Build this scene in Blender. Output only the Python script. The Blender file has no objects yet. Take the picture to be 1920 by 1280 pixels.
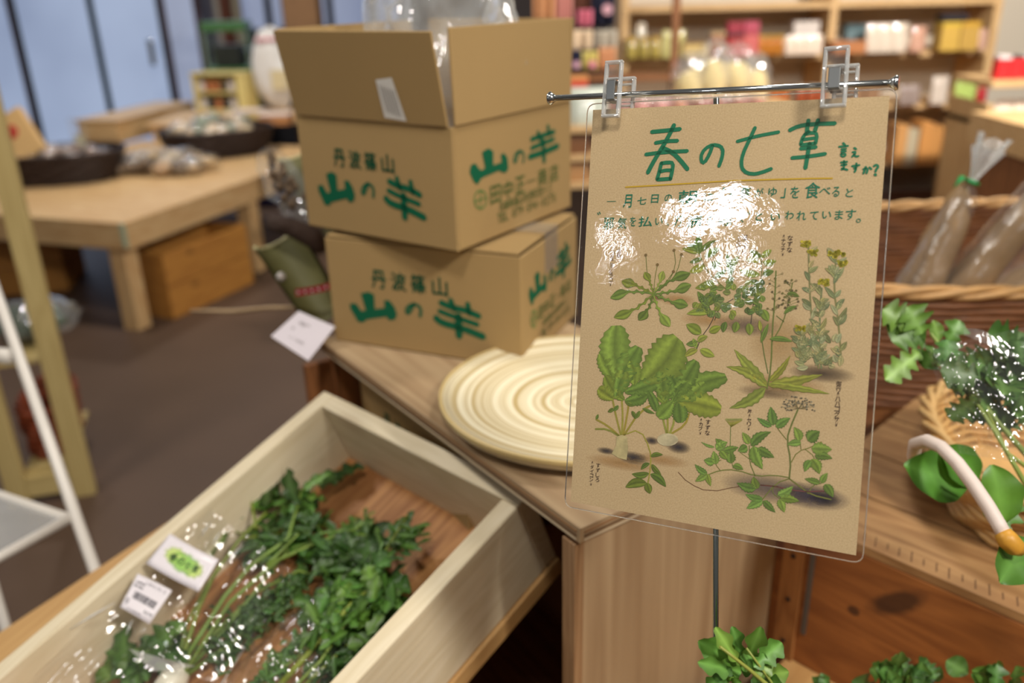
import bpy, math, random
from math import sin, cos, pi, radians, tan, atan2, sqrt
from mathutils import Vector, Matrix, noise
random.seed(7)
SC = bpy.context.scene
COL = SC.collection
V = Vector

# ------------------------------------------------------------------ camera
FPX = 1600.0; PITCH = radians(22.5); ROLL = radians(1.5); CH = 1.45
R0 = V((1, 0, 0)); F = V((0, cos(PITCH), -sin(PITCH))); U0 = V((0, sin(PITCH), cos(PITCH)))
CR = R0*cos(ROLL) - U0*sin(ROLL); CU = R0*sin(ROLL) + U0*cos(ROLL)
CP = V((0, 0, CH))
cd = bpy.data.cameras.new('camera'); cam = bpy.data.objects.new('camera', cd); COL.objects.link(cam)
cd.sensor_width = 36; cd.lens = FPX/1920*36; cd.clip_start = .02; cd.clip_end = 60
Mc = Matrix.Identity(4)
for i in range(3):
    Mc[i][0] = CR[i]; Mc[i][1] = CU[i]; Mc[i][2] = -F[i]; Mc[i][3] = CP[i]
cam.matrix_world = Mc
cd.dof.use_dof = True; cd.dof.focus_distance = .632; cd.dof.aperture_fstop = 3.5
SC.camera = cam

def ray(x, y): return F + CR*((x-960)/FPX) + CU*((640-y)/FPX)
def atz(x, y, z):
    d = ray(x, y); return CP + d*((z-CH)/d.z)
def atd(x, y, d): return CP + ray(x, y)*d
def aty(x, y, Y):
    d = ray(x, y); return CP + d*(Y/d.y)
def hit(x, y, o, n):
    d = ray(x, y); return CP + d*((o-CP).dot(n)/d.dot(n))

# ------------------------------------------------------------------ world, lights, exposure
w = bpy.data.worlds.new('world'); SC.world = w; w.use_nodes = True
w.node_tree.nodes['Background'].inputs[0].default_value = (.75, .72, .68, 1)
w.node_tree.nodes['Background'].inputs[1].default_value = .16
SC.view_settings.view_transform = 'Standard'; SC.view_settings.look = 'None'
SC.view_settings.gamma = 1; SC.view_settings.use_curve_mapping = False
SC.view_settings.exposure = -.12

def area(name, loc, target, sx, sy, power, col):
    l = bpy.data.lights.new(name, 'AREA'); l.shape = 'RECTANGLE'; l.size = sx; l.size_y = sy
    l.energy = power; l.color = col
    o = bpy.data.objects.new(name, l); COL.objects.link(o); o.location = loc
    o.rotation_euler = (V(target)-V(loc)).to_track_quat('-Z', 'Y').to_euler()
    return o
WARM = (1, .95, .87)
area('ceiling_or_fill_lamp', (1.2, -.6, 2.7), (.3, .8, 1.0), .3, .3, 50, WARM)
area('ceiling_or_fill_lamp', (.8, 1.5, 2.75), (.2, 1.2, 0), .3, .3, 16, WARM)
area('ceiling_or_fill_lamp', (-.10, -.30, 2.8), (.1, .6, 1.1), .25, .25, 17, WARM)
area('ceiling_or_fill_lamp', (1.9, 2.1, 2.35), (1.6, 4.4, 1.0), .09, .09, 84, WARM)
area('ceiling_or_fill_lamp', (-1.8, 3.6, 2.75), (-1.8, 4.4, .5), .09, .09, 25, WARM)
area('ceiling_or_fill_lamp', (-1.6, 1.7, 2.6), (-.1, 1.1, .9), .3, .3, 20, WARM)  # fill lamp added at left to brighten the carton inside the cabinet
area('ceiling_or_fill_lamp', (-1.9, 5.2, 2.75), (-2.0, 6.2, .6), .2, .2, 34, WARM)
def strip(loc, rz, sx, sy, power):  # unseen strips, placed and shaped so the laminate mirrors them as glare
    o = area('glare_strip', loc, V(loc)-V((0, 0, 1)), sx, sy, power, (.93, .97, 1)); o.rotation_euler = (0, 0, rz); return o
strip((-2.10, -1.50, 2.7), .18, .52, .13, 13)
strip((-2.40, -1.98, 2.7), .90, .42, .09, 3.4)
strip((-2.95, -1.66, 2.7), .68, .60, .035, 2.6)
area('door_daylight', (-3.2, 7.6, 1.6), (-1.5, 4, 0), 3.5, 1.8, 20, (.62, .75, 1))

# ------------------------------------------------------------------ materials
def srgb(r, g, b):
    f = lambda c: (c/255/12.92) if c/255 <= .04045 else ((c/255+.055)/1.055)**2.4
    return (f(r), f(g), f(b), 1)
MATS = {}
def new(name):
    m = bpy.data.materials.new(name); m.use_nodes = True; nt = m.node_tree
    return m, nt, nt.nodes, nt.links, nt.nodes['Principled BSDF']
def pmat(name, col, rough=.6, metal=0, coat=0, var=0.0, scale=20, bump=0.0, trans=0, ior=1.45, emis=None, es=1, spec=.5):
    if name in MATS: return MATS[name]
    m, nt, N, L, b = new(name)
    b.inputs['Base Color'].default_value = col; b.inputs['Roughness'].default_value = rough
    b.inputs['Metallic'].default_value = metal; b.inputs['Coat Weight'].default_value = coat
    b.inputs['Transmission Weight'].default_value = trans; b.inputs['IOR'].default_value = ior
    b.inputs['Specular IOR Level'].default_value = spec
    if emis: b.inputs['Emission Color'].default_value = emis; b.inputs['Emission Strength'].default_value = es
    if var or bump:
        tc = N.new('ShaderNodeTexCoord'); no = N.new('ShaderNodeTexNoise'); no.inputs['Scale'].default_value = scale
        no.inputs['Detail'].default_value = 4; L.new(tc.outputs['Object'], no.inputs['Vector'])
        if var:
            mx = N.new('ShaderNodeMix'); mx.data_type = 'RGBA'
            mx.inputs[6].default_value = tuple(c*(1-var) for c in col[:3])+(1,)
            mx.inputs[7].default_value = tuple(min(1, c*(1+var)) for c in col[:3])+(1,)
            L.new(no.outputs[0], mx.inputs[0]); L.new(mx.outputs[2], b.inputs['Base Color'])
        if bump:
            bp = N.new('ShaderNodeBump'); bp.inputs['Strength'].default_value = bump; bp.inputs['Distance'].default_value = .01
            L.new(no.outputs[0], bp.inputs['Height']); L.new(bp.outputs[0], b.inputs['Normal'])
    MATS[name] = m; return m
def wood(name, c1, c2, axis=0, sc=14, knots=.25, rough=.62, stretch=.12, kcol=None, grain=.6):
    key = name+str(axis)
    if key in MATS: return MATS[key]
    m, nt, N, L, b = new(name)
    b.inputs['Roughness'].default_value = rough
    tc = N.new('ShaderNodeTexCoord'); mp = N.new('ShaderNodeMapping')
    s = [1, 1, 1]; s[axis] = stretch; mp.inputs['Scale'].default_value = s
    L.new(tc.outputs['Object'], mp.inputs['Vector'])
    n1 = N.new('ShaderNodeTexNoise'); n1.inputs['Scale'].default_value = sc; n1.inputs['Detail'].default_value = 3
    n1.inputs['Distortion'].default_value = .6
    L.new(mp.outputs[0], n1.inputs['Vector'])
    # rings out of a distorted ramp of the broad noise
    mul = N.new('ShaderNodeMath'); mul.operation = 'MULTIPLY'; mul.inputs[1].default_value = 9
    L.new(n1.outputs[0], mul.inputs[0])
    sn = N.new('ShaderNodeMath'); sn.operation = 'PINGPONG'; sn.inputs[1].default_value = .5; L.new(mul.outputs[0], sn.inputs[0])
    n2 = N.new('ShaderNodeTexNoise'); n2.inputs['Scale'].default_value = sc*9; n2.inputs['Detail'].default_value = 4
    mp2 = N.new('ShaderNodeMapping'); s2 = [1, 1, 1]; s2[axis] = .05; mp2.inputs['Scale'].default_value = s2
    L.new(tc.outputs['Object'], mp2.inputs['Vector']); L.new(mp2.outputs[0], n2.inputs['Vector'])
    ad = N.new('ShaderNodeMath'); ad.operation = 'MULTIPLY_ADD'; ad.inputs[1].default_value = grain; 
    L.new(n2.outputs[0], ad.inputs[0]); L.new(sn.outputs[0], ad.inputs[2])
    sub = N.new('ShaderNodeMath'); sub.operation = 'MULTIPLY'; sub.inputs[1].default_value = .95; L.new(ad.outputs[0], sub.inputs[0])
    mx = N.new('ShaderNodeMix'); mx.data_type = 'RGBA'; mx.inputs[6].default_value = c1; mx.inputs[7].default_value = c2
    L.new(sub.outputs[0], mx.inputs[0])
    # knots
    kv = N.new('ShaderNodeTexVoronoi'); kv.inputs['Scale'].default_value = 5.5
    mp3 = N.new('ShaderNodeMapping'); s3 = [1, 1, 1]; s3[axis] = .55; mp3.inputs['Scale'].default_value = s3; mp3.inputs['Location'].default_value = (.37, .21, .11)
    L.new(tc.outputs['Object'], mp3.inputs['Vector']); L.new(mp3.outputs[0], kv.inputs['Vector'])
    mr = N.new('ShaderNodeMapRange'); mr.inputs[1].default_value = .05; mr.inputs[2].default_value = .12
    mr.inputs[3].default_value = knots*2; mr.inputs[4].default_value = 0; L.new(kv.outputs['Distance'], mr.inputs[0])
    mk = N.new('ShaderNodeMix'); mk.data_type = 'RGBA'
    mk.inputs[7].default_value = kcol or tuple(c*.35 for c in c2[:3])+(1,)
    L.new(mr.outputs[0], mk.inputs[0]); L.new(mx.outputs[2], mk.inputs[6])
    L.new(mk.outputs[2], b.inputs['Base Color'])
    bp = N.new('ShaderNodeBump'); bp.inputs['Strength'].default_value = .12; bp.inputs['Distance'].default_value = .004
    L.new(n2.outputs[0], bp.inputs['Height']); L.new(bp.outputs[0], b.inputs['Normal'])
    MATS[key] = m; return m
def vcol_mat(name, rough=.5, var=.2, trans=0.0, scale=60, coat=0, alpha=False, backlit=False):
    if name in MATS: return MATS[name]
    m, nt, N, L, b = new(name)
    b.inputs['Roughness'].default_value = rough; b.inputs['Coat Weight'].default_value = coat
    at = N.new('ShaderNodeVertexColor'); at.layer_name = 'Col'
    tc = N.new('ShaderNodeTexCoord'); no = N.new('ShaderNodeTexNoise'); no.inputs['Scale'].default_value = scale
    no.inputs['Detail'].default_value = 3; L.new(tc.outputs['Object'], no.inputs['Vector'])
    hs = N.new('ShaderNodeHueSaturation'); mr = N.new('ShaderNodeMapRange')
    mr.inputs[3].default_value = 1-var*1.8; mr.inputs[4].default_value = 1+var*1.8
    L.new(no.outputs[0], mr.inputs[0]); L.new(mr.outputs[0], hs.inputs['Value']); L.new(at.outputs[0], hs.inputs['Color'])
    L.new(hs.outputs[0], b.inputs['Base Color'])
    out = N['Material Output']
    if alpha:
        tr = N.new('ShaderNodeBsdfTransparent'); mx = N.new('ShaderNodeMixShader')
        L.new(at.outputs[1], mx.inputs[0]); L.new(tr.outputs[0], mx.inputs[1]); L.new(b.outputs[0], mx.inputs[2]); L.new(mx.outputs[0], out.inputs[0])
    if backlit:
        tl = N.new('ShaderNodeBsdfTranslucent'); L.new(hs.outputs[0], tl.inputs[0])
        mx = N.new('ShaderNodeMixShader'); mx.inputs[0].default_value = .22
        L.new(b.outputs[0], mx.inputs[1]); L.new(tl.outputs[0], mx.inputs[2]); L.new(mx.outputs[0], out.inputs[0])
    MATS[name] = m; return m
def film(name, rough=.06, milk=.04, scale=18, bump=.5, tint=(1, 1, 1, 1), fres=1.5, wave=None):
    """clear plastic film: sees through, glossy by Fresnel, a little milky"""
    if name in MATS: return MATS[name]
    m, nt, N, L, b = new(name); N.remove(b)
    tr = N.new('ShaderNodeBsdfTransparent'); tr.inputs[0].default_value = tint
    gl = N.new('ShaderNodeBsdfGlossy'); gl.inputs['Roughness'].default_value = rough
    df = N.new('ShaderNodeBsdfDiffuse'); df.inputs[0].default_value = (.8, .8, .78, 1)
    tc = N.new('ShaderNodeTexCoord'); no = N.new('ShaderNodeTexNoise'); no.inputs['Scale'].default_value = scale
    no.inputs['Detail'].default_value = 3; no.inputs['Distortion'].default_value = 1.0
    L.new(tc.outputs['Object'], no.inputs['Vector'])
    bp = N.new('ShaderNodeBump'); bp.inputs['Strength'].default_value = bump; bp.inputs['Distance'].default_value = .01
    L.new(no.outputs[0], bp.inputs['Height'])
    if wave:
        n2 = N.new('ShaderNodeTexNoise'); n2.inputs['Scale'].default_value = wave[0]; n2.inputs['Detail'].default_value = 1
        L.new(tc.outputs['Object'], n2.inputs['Vector'])
        b2 = N.new('ShaderNodeBump'); b2.inputs['Strength'].default_value = wave[1]; b2.inputs['Distance'].default_value = .01
        L.new(n2.outputs[0], b2.inputs['Height']); L.new(b2.outputs[0], bp.inputs['Normal'])
    L.new(bp.outputs[0], gl.inputs['Normal'])
    lw = N.new('ShaderNodeLayerWeight'); L.new(bp.outputs[0], lw.inputs['Normal'])
    pw = N.new('ShaderNodeMath'); pw.operation = 'POWER'; pw.inputs[1].default_value = 4; L.new(lw.outputs['Facing'], pw.inputs[0])
    f0 = 2*((fres-1)/(fres+1))**2; fr = N.new('ShaderNodeMath'); fr.operation = 'MULTIPLY_ADD'; fr.inputs[1].default_value = .6; fr.inputs[2].default_value = f0
    L.new(pw.outputs[0], fr.inputs[0])
    m1 = N.new('ShaderNodeMixShader'); L.new(fr.outputs[0], m1.inputs[0]); L.new(tr.outputs[0], m1.inputs[1]); L.new(gl.outputs[0], m1.inputs[2])
    m2 = N.new('ShaderNodeMixShader'); m2.inputs[0].default_value = milk; L.new(m1.outputs[0], m2.inputs[1]); L.new(df.outputs[0], m2.inputs[2])
    L.new(m2.outputs[0], N['Material Output'].inputs[0])
    MATS[name] = m; return m

PINE = lambda ax=0: wood('pale_pine', srgb(230, 216, 188), srgb(208, 190, 154), ax, 16, .12, kcol=srgb(150, 100, 55))
SHELFW = lambda ax=0: wood('shelf_pine', srgb(214, 180, 130), srgb(184, 142, 92), ax, 12, .1)
CEDAR = lambda ax=0: wood('amber_board', srgb(206, 150, 92), srgb(128, 74, 34), ax, 15, .35, kcol=srgb(60, 30, 14))
TANB = lambda ax=0: wood('tan_board', srgb(214, 172, 112), srgb(184, 138, 82), ax, 12, .15)
PLY = lambda ax=0: wood('lauan_plywood', srgb(188, 162, 126), srgb(142, 112, 80), ax, 7, .0, grain=.5, stretch=.05)
CRATE = lambda ax=0: wood('crate_wood', srgb(184, 128, 72), srgb(130, 80, 38), ax, 13, .35, kcol=srgb(58, 32, 16))
CRTOP = lambda ax=0: wood('worn_board', srgb(182, 142, 94), srgb(126, 86, 48), ax, 11, .2, kcol=srgb(80, 50, 28))
TABLEW = lambda ax=0: wood('table_pine', srgb(222, 190, 140), srgb(188, 142, 90), ax, 9, .15)
BROWNW = lambda ax=0: wood('brown_wood', srgb(150, 96, 52), srgb(104, 62, 30), ax, 10, .3)
CARD = pmat('corrugated_card', srgb(164, 135, 90), .75, var=.07, scale=5, spec=.25)
CARDIN = pmat('card_inside', srgb(186, 152, 100), .8, var=.06, scale=9, spec=.2)
INK = pmat('green_ink', srgb(0, 92, 62), .5)
INKL = pmat('pale_green_ink', srgb(92, 120, 62), .6)
LEAF = vcol_mat('leaf', .42, .16, backlit=True)
FILM = film('cellophane', .10, .015, 9, .10)
FILM2 = film('crumpled_film', .07, .08, 18, .4)
CHROME = pmat('chrome', (.72, .74, .74, 1), .12, 1)

# ------------------------------------------------------------------ mesh helpers
class MB:
    def __init__(s): s.v = []; s.f = []; s.c = []; s.cur = (1, 1, 1, 1)
    def vert(s, p, c=None):
        s.v.append(V(p)); s.c.append(c or s.cur); return len(s.v)-1
    def face(s, *i): s.f.append(tuple(i))
    def box(s, c, d, M=None):
        c = V(c); h = V(d)*.5; M = M or Matrix.Identity(3); n = len(s.v)
        for sx in (-1, 1):
            for sy in (-1, 1):
                for sz in (-1, 1): s.vert(c + M @ V((sx*h.x, sy*h.y, sz*h.z)))
        for q in ((0, 1, 3, 2), (4, 6, 7, 5), (0, 4, 5, 1), (2, 3, 7, 6), (0, 2, 6, 4), (1, 5, 7, 3)): s.face(*[n+k for k in q])
        return s
    def prism(s, poly, z0, z1):
        n = len(s.v); k = len(poly)
        for z in (z0, z1):
            for p in poly: s.vert((p[0], p[1], z))
        s.face(*[n+i for i in range(k)][::-1]); s.face(*[n+k+i for i in range(k)])
        for i in range(k): s.face(n+i, n+(i+1) % k, n+k+(i+1) % k, n+k+i)
        return s
    def tube(s, pts, r, seg=8, cap=True, flat=1.0):
        pts = [V(p) for p in pts]; k = len(pts); rs = r if isinstance(r, (list, tuple)) else [r]*k
        prev = None; rings = []
        for i, p in enumerate(pts):
            t = (pts[min(i+1, k-1)]-pts[max(i-1, 0)])
            t = t.normalized() if t.length > 1e-9 else V((0, 0, 1))
            if prev is None:
                a = V((0, 0, 1)) if abs(t.z) < .9 else V((1, 0, 0)); u = t.cross(a).normalized()
            else:
                u = (prev - t*prev.dot(t)); u = u.normalized() if u.length > 1e-6 else t.orthogonal().normalized()
            prev = u; w_ = t.cross(u); ring = []
            for j in range(seg):
                an = 2*pi*j/seg; ring.append(s.vert(p + (u*cos(an) + w_*sin(an)*flat)*rs[i]))
            rings.append(ring)
        for i in range(k-1):
            for j in range(seg):
                s.face(rings[i][j], rings[i][(j+1) % seg], rings[i+1][(j+1) % seg], rings[i+1][j])
        if cap: s.face(*rings[0][::-1]); s.face(*rings[-1])
        return s
    def lathe(s, prof, c=(0, 0, 0), seg=32, rx=1, ry=1, cap=True):
        c = V(c); rings = []
        for r, z in prof:
            rings.append([s.vert(c+V((r*rx*cos(2*pi*j/seg), r*ry*sin(2*pi*j/seg), z))) for j in range(seg)])
        for a, b in zip(rings, rings[1:]):
            for j in range(seg): s.face(a[j], a[(j+1) % seg], b[(j+1) % seg], b[j])
        if cap: s.face(*rings[0][::-1]); s.face(*rings[-1])
        return s
    def grid(s, fn, nu, nv):
        n = len(s.v)
        for i in range(nu+1):
            for j in range(nv+1): s.vert(fn(i/nu, j/nv))
        for i in range(nu):
            for j in range(nv):
                a = n+i*(nv+1)+j; s.face(a, a+nv+1, a+nv+2, a+1)
        return s
    def ball(s, c, r, seg=10, rings=7, amp=0, seed=0):
        c = V(c); r = r if hasattr(r, '__len__') else (r, r, r); n = len(s.v); rows = []
        for i in range(rings+1):
            th = pi*i/rings; row = []
            for j in range(seg):
                ph = 2*pi*j/seg; d = V((sin(th)*cos(ph), sin(th)*sin(ph), cos(th)))
                k = 1+amp*noise.noise(d*2.3+V((seed*3.1, seed, 0)))
                row.append(s.vert(c+V((d.x*r[0], d.y*r[1], d.z*r[2]))*k))
            rows.append(row)
        for a, b in zip(rows, rows[1:]):
            for j in range(seg): s.face(a[j], b[j], b[(j+1) % seg], a[(j+1) % seg])
        return s
    def ribbon(s, pts, wd, z=0, taper=.75, cap=True):
        """flat stroke in the XY plane with round-ish ends"""
        P = [V((p[0], p[1])) for p in pts]
        if len(P) > 2:     # smooth once
            Q = [P[0]]
            for a, b in zip(P, P[1:]): Q += [a.lerp(b, .28), a.lerp(b, .72)]
            Q.append(P[-1]); P = Q
        k = len(P); n0 = len(s.v)
        a = P[0]-P[1]; a = a.normalized() if a.length > 0 else V((0, 1)); b = P[-1]-P[-2]; b = b.normalized() if b.length > 0 else V((0, 1))
        P = [P[0]+a*wd*.4]+P+[P[-1]+b*wd*.4]; k = len(P)
        for i, p in enumerate(P):
            t = P[min(i+1, k-1)]-P[max(i-1, 0)]
            t = t.normalized() if t.length > 1e-9 else V((1, 0)); nn = V((-t.y, t.x))
            h = wd*.5*((.55 if i in (0, k-1) else 1))
            if i == k-1: h *= taper
            s.vert((p.x+nn.x*h, p.y+nn.y*h, z)); s.vert((p.x-nn.x*h, p.y-nn.y*h, z))
        for i in range(k-1):
            q = n0+2*i; s.face(q, q+1, q+3, q+2)
        return s
    def move(s, d):
        d = V(d); s.v = [v+d for v in s.v]; return s
    def mesh(s, name):
        me = bpy.data.meshes.new(name); me.from_pydata([tuple(v) for v in s.v], [], s.f)
        ca = me.color_attributes.new('Col', 'FLOAT_COLOR', 'POINT')
        ca.data.foreach_set('color', [x for c in s.c for x in c]); me.validate(); me.update(); return me
def link(name, me, mat, parent=None, smooth=False, bevel=0, sub=0):
    o = bpy.data.objects.new(name, me); COL.objects.link(o)
    if mat: me.materials.append(mat)
    if parent: o.parent = parent
    if smooth:
        for p in me.polygons: p.use_smooth = True
    if bevel:
        b = o.modifiers.new('bevel', 'BEVEL'); b.width = bevel; b.segments = 2; b.limit_method = 'ANGLE'
    if sub:
        b = o.modifiers.new('sub', 'SUBSURF'); b.levels = sub; b.render_levels = sub
    return o
def part(name, mb, mat, parent=None, **k): return link(name, mb.mesh(name), mat, parent, **k)
def tag(o, label, cat, group=None):
    o['label'] = label; o['category'] = cat
    if group: o['group'] = group
    return o
def frame(o, ex, ey, ez):
    M = Matrix.Identity(4)
    for i in range(3): M[i][0] = ex[i]; M[i][1] = ey[i]; M[i][2] = ez[i]; M[i][3] = o[i]
    return M
def empty(name, loc=(0, 0, 0), rz=0, label=None, cat=None, group=None, M=None):
    o = bpy.data.objects.new(name, None); COL.objects.link(o); o.empty_display_size = .05
    if M is not None: o.matrix_world = M
    else: o.location = loc; o.rotation_euler = (0, 0, rz)
    if label: tag(o, label, cat, group)
    return o
def struct(name, mb, mat, **k):
    o = part(name, mb, mat, **k); o['kind'] = 'structure'; return o
def dup(root, loc, rz, label, group=None, sc=None):
    r = root.copy(); COL.objects.link(r); r.location = loc; r.rotation_euler = (0, 0, rz); r['label'] = label
    if sc: r.scale = sc
    if group: r['group'] = group
    for ch in list(root.children):
        c = ch.copy(); COL.objects.link(c); c.parent = r
        for g in ch.children:
            d = g.copy(); COL.objects.link(d); d.parent = c
    return r
def board(parent, name, c, d, matf, bevel=.0015, ax=None):
    """a board whose grain runs along its longest side"""
    ax = max(range(3), key=lambda i: d[i]) if ax is None else ax
    mb = MB().box((0, 0, 0), d); o = part(name, mb, matf(ax) if callable(matf) else matf, parent, bevel=bevel)
    o.location = c; return o

# glyphs of the built-in typeface, as flat meshes scaled to a unit box
GLY = {}
def glyph(ch, off=0.0):
    key = (ch, off)
    if key not in GLY:
        cu = bpy.data.curves.new('g', 'FONT'); cu.body = ch; cu.offset = off; cu.resolution_u = 2
        ob = bpy.data.objects.new('g', cu); COL.objects.link(ob)
        dg = bpy.context.evaluated_depsgraph_get(); dg.update()
        me = bpy.data.meshes.new_from_object(ob.evaluated_get(dg))
        vs = [v.co.copy() for v in me.vertices]; fs = [tuple(p.vertices) for p in me.polygons]
        bpy.data.objects.remove(ob); bpy.data.curves.remove(cu); bpy.data.meshes.remove(me)
        GLY[key] = (vs, fs)
    return GLY[key]
def put(mb, ch, x, y, sx, sy, z=0, off=0.0, shear=0.0, rot=0.0, fit=True):
    """one character centred on (x, y) in the XY plane"""
    if off > .011:        # bolder stroke: the same sign stamped a few times, slightly apart
        for k, (dx, dy) in enumerate(((-1, 0), (1, 0), (0, -1), (0, 1), (0, 0))):
            put(mb, ch, x+dx*off*sx*.8, y+dy*off*sy*.8, sx, sy, z+k*.000002, 0, shear, rot, fit)
        return
    vs, fs = glyph(ch, 0)
    if not vs: return
    xs = [v.x for v in vs]; ys = [v.y for v in vs]
    if fit: cx, cy, W, H = (min(xs)+max(xs))/2, (min(ys)+max(ys))/2, max(max(xs)-min(xs), .25), max(max(ys)-min(ys), .25)
    else: cx, cy, W, H = .5, .38, 1, 1
    n = len(mb.v); c, s_ = cos(rot), sin(rot)
    for v in vs:
        a = (v.x-cx)/W*sx; b = (v.y-cy)/H*sy; a += b*shear
        mb.vert((x+a*c-b*s_, y+a*s_+b*c, z))
    for f in fs: mb.face(*[n+i for i in f])
def tri_poly(mb, pts, z=0):
    n = len(mb.v)
    for p in pts: mb.vert((p[0], p[1], z))
    from mathutils.geometry import tessellate_polygon
    for t in tessellate_polygon([[V((p[0], p[1], 0)) for p in pts]]): mb.face(*[n+i for i in t])

# leaves --------------------------------------------------------------
def leaf(mb, base, tip, width, up, col, lobes=0, depth=.0, curl=.15, fold=.25, n=14, cup=0.0):
    base = V(base); tip = V(tip); d = tip-base; Ln = d.length
    if Ln < 1e-6: return
    t = d/Ln; up = V(up); side = t.cross(up)
    side = side.normalized() if side.length > 1e-5 else t.orthogonal().normalized(); nrm = side.cross(t).normalized()
    vein = tuple(min(1, c*1.55+.02) for c in col[:3])+(1,); dark = tuple(c*.78 for c in col[:3])+(1,)
    prev = None; ph = random.random()*6
    for i in range(n+1):
        s = i/n
        w_ = sin(pi*min(1, s**.75))**.7*(.35+.65*s**.5) if lobes == 0 else (.25+.75*sin(pi*s**1.25)**.6 if 0 < s < 1 else .1)
        w_ = max(w_, .06)
        if lobes: w_ *= 1-depth*(.5+.5*cos(2*pi*lobes*s+ph*.3))*(1-.55*s)
        h = width*.5*w_
        c = base+t*(s*Ln)+nrm*(curl*Ln*(-(s-.4)**2+.16))
        rip = nrm*(sin(s*17+ph)*width*.05*cup)
        ids = [mb.vert(c+side*h+nrm*h*fold+rip, dark), mb.vert(c+side*h*.5+nrm*h*fold*.35, col), mb.vert(c, vein),
               mb.vert(c-side*h*.5+nrm*h*fold*.35, col), mb.vert(c-side*h+nrm*h*fold-rip, dark)]
        if prev:
            for k in range(4): mb.face(prev[k], prev[k+1], ids[k+1], ids[k])
        prev = ids
def gcol(base=(70, 118, 40), v=.2):
    k = 1.0*(1+random.uniform(-v, v)); c = srgb(*base); c = (c[0]*.95+c[1]*.10, c[1]*.92, c[2]*.85); h = random.uniform(-.15, .15)
    return (c[0]*k*(1+h), c[1]*k, c[2]*k*(1-h), 1)
def bez(a, b, c, n=8): 
    a, b, c = V(a), V(b), V(c); return [a*(1-t)**2+b*2*t*(1-t)+c*t*t for t in [i/n for i in range(n+1)]]

# ------------------------------------------------------------------ the room
FLOORM = pmat('dark_floor', srgb(92, 72, 58), .55, var=.22, scale=2.2, bump=.05, spec=.3)
struct('floor', MB().box((0, 4, -.05), (16, 16, .1)), FLOORM)
WALLM = pmat('plaster', srgb(206, 194, 176), .85, var=.03, scale=2)
struct('wall_back', MB().box((-.4, 9.3, 1.5), (11, .1, 3)), pmat('dim_wall', srgb(120, 110, 108), .9))
struct('wall_right', MB().box((2.2, 4.70, 1.45), (3.3, .1, 2.9)), WALLM)

# frosted entrance doors
def frost(name, c1, c2, st):
    m, nt, N, L, b = new(name)
    tc = N.new('ShaderNodeTexCoord'); no = N.new('ShaderNodeTexNoise'); no.inputs['Scale'].default_value = 1.1
    L.new(tc.outputs['Object'], no.inputs['Vector'])
    mx = N.new('ShaderNodeMix'); mx.data_type = 'RGBA'; mx.inputs[6].default_value = c1; mx.inputs[7].default_value = c2
    L.new(no.outputs[0], mx.inputs[0]); L.new(mx.outputs[2], b.inputs['Emission Color']); b.inputs['Emission Strength'].default_value = st
    b.inputs['Base Color'].default_value = (.3, .33, .38, 1); b.inputs['Roughness'].default_value = .35
    return m
FROST = frost('frosted_glass', srgb(104, 122, 160), srgb(176, 194, 226), .85)
OUTG = frost('clear_glass_daylight', srgb(96, 102, 130), srgb(168, 182, 216), .8)
DK = pmat('dark_frame', srgb(66, 42, 46), .5)
DG = pmat('green_black_frame', srgb(26, 44, 44), .5)
YD = 8.0
def door(name, x0, x1, glass, fr, label=None, handle=False):
    """x0, x1 in world metres; a sliding door leaf 2.4 m high"""
    d = part(name, MB().box(((x0+x1)/2, YD, 1.2), (x1-x0-.02, .012, 2.35)), glass); d['kind'] = 'structure'
    mb = MB()
    fw = .026 if fr is DG else .045
    for x in (x0+fw/2, x1-fw/2): mb.box((x, YD, 1.2), (fw, .05, 2.4))
    mb.box(((x0+x1)/2, YD, .05), (x1-x0-.12, .05, .1)); mb.box(((x0+x1)/2, YD, 2.38), (x1-x0-.12, .05, .06))
    part('door_frame', mb, fr, d)
    if handle:
        part('door_handle', MB().box((x1-.12, YD-.04, 1.0), (.05, .03, .22)), CHROME, d, bevel=.005)
xs = [aty(px, 110, YD).x for px in (-250, -110, 46, 190, 316, 388)]
door('door_1', xs[0], xs[1], FROST, DK); door('door_2', xs[1]+.001, xs[2], FROST, DK)
door('door_3', xs[2]+.001, xs[3], FROST, DG); door('door_4', xs[3]+.001, xs[4], FROST, DG, handle=True)
door('door_5', xs[4]+.001, xs[5], OUTG, DK)
# window band right of the doors, with sill and bars
wx0, wx1 = aty(440, 50, 8.6).x, aty(760, 50, 8.6).x
wo = part('window_1', MB().box(((wx0+wx1)/2, 8.9, 1.75), (wx1-wx0, .01, 1.3)), OUTG); wo['kind'] = 'structure'
mb = MB()
for px in (446, 505, 537, 620, 700, 755):
    x = aty(px, 40, 8.85).x; mb.box((x, 8.86, 1.7), (.06, .05, 1.4))
mb.box(((wx0+wx1)/2, 8.86, 1.02), (wx1-wx0, .05, .25)); mb.box(((wx0+wx1)/2, 8.86, 2.4), (wx1-wx0, .05, .08))
part('window_frame', mb, pmat('black_frame', srgb(22, 20, 26), .5), wo)
xa, xb = aty(398, 20, 8.3).x, aty(445, 20, 8.3).x
struct('trim_1', MB().box(((xa+xb)/2, 8.4, 1.2), (xb-xa, .08, 2.4)), pmat('cream_panel', srgb(168, 158, 138), .8))
struct('trim_2', MB().box((aty(424, 20, 8.3).x, 8.3, 1.2), (.09, .09, 2.4)), pmat('rust_post', srgb(96, 46, 20), .6))
struct('trim_3', MB().box((aty(568, 20, 7).x, 7.0, 1.2), (.26, .2, 2.4)), pmat('brown_column', srgb(128, 94, 62), .7, var=.3, scale=14))

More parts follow.
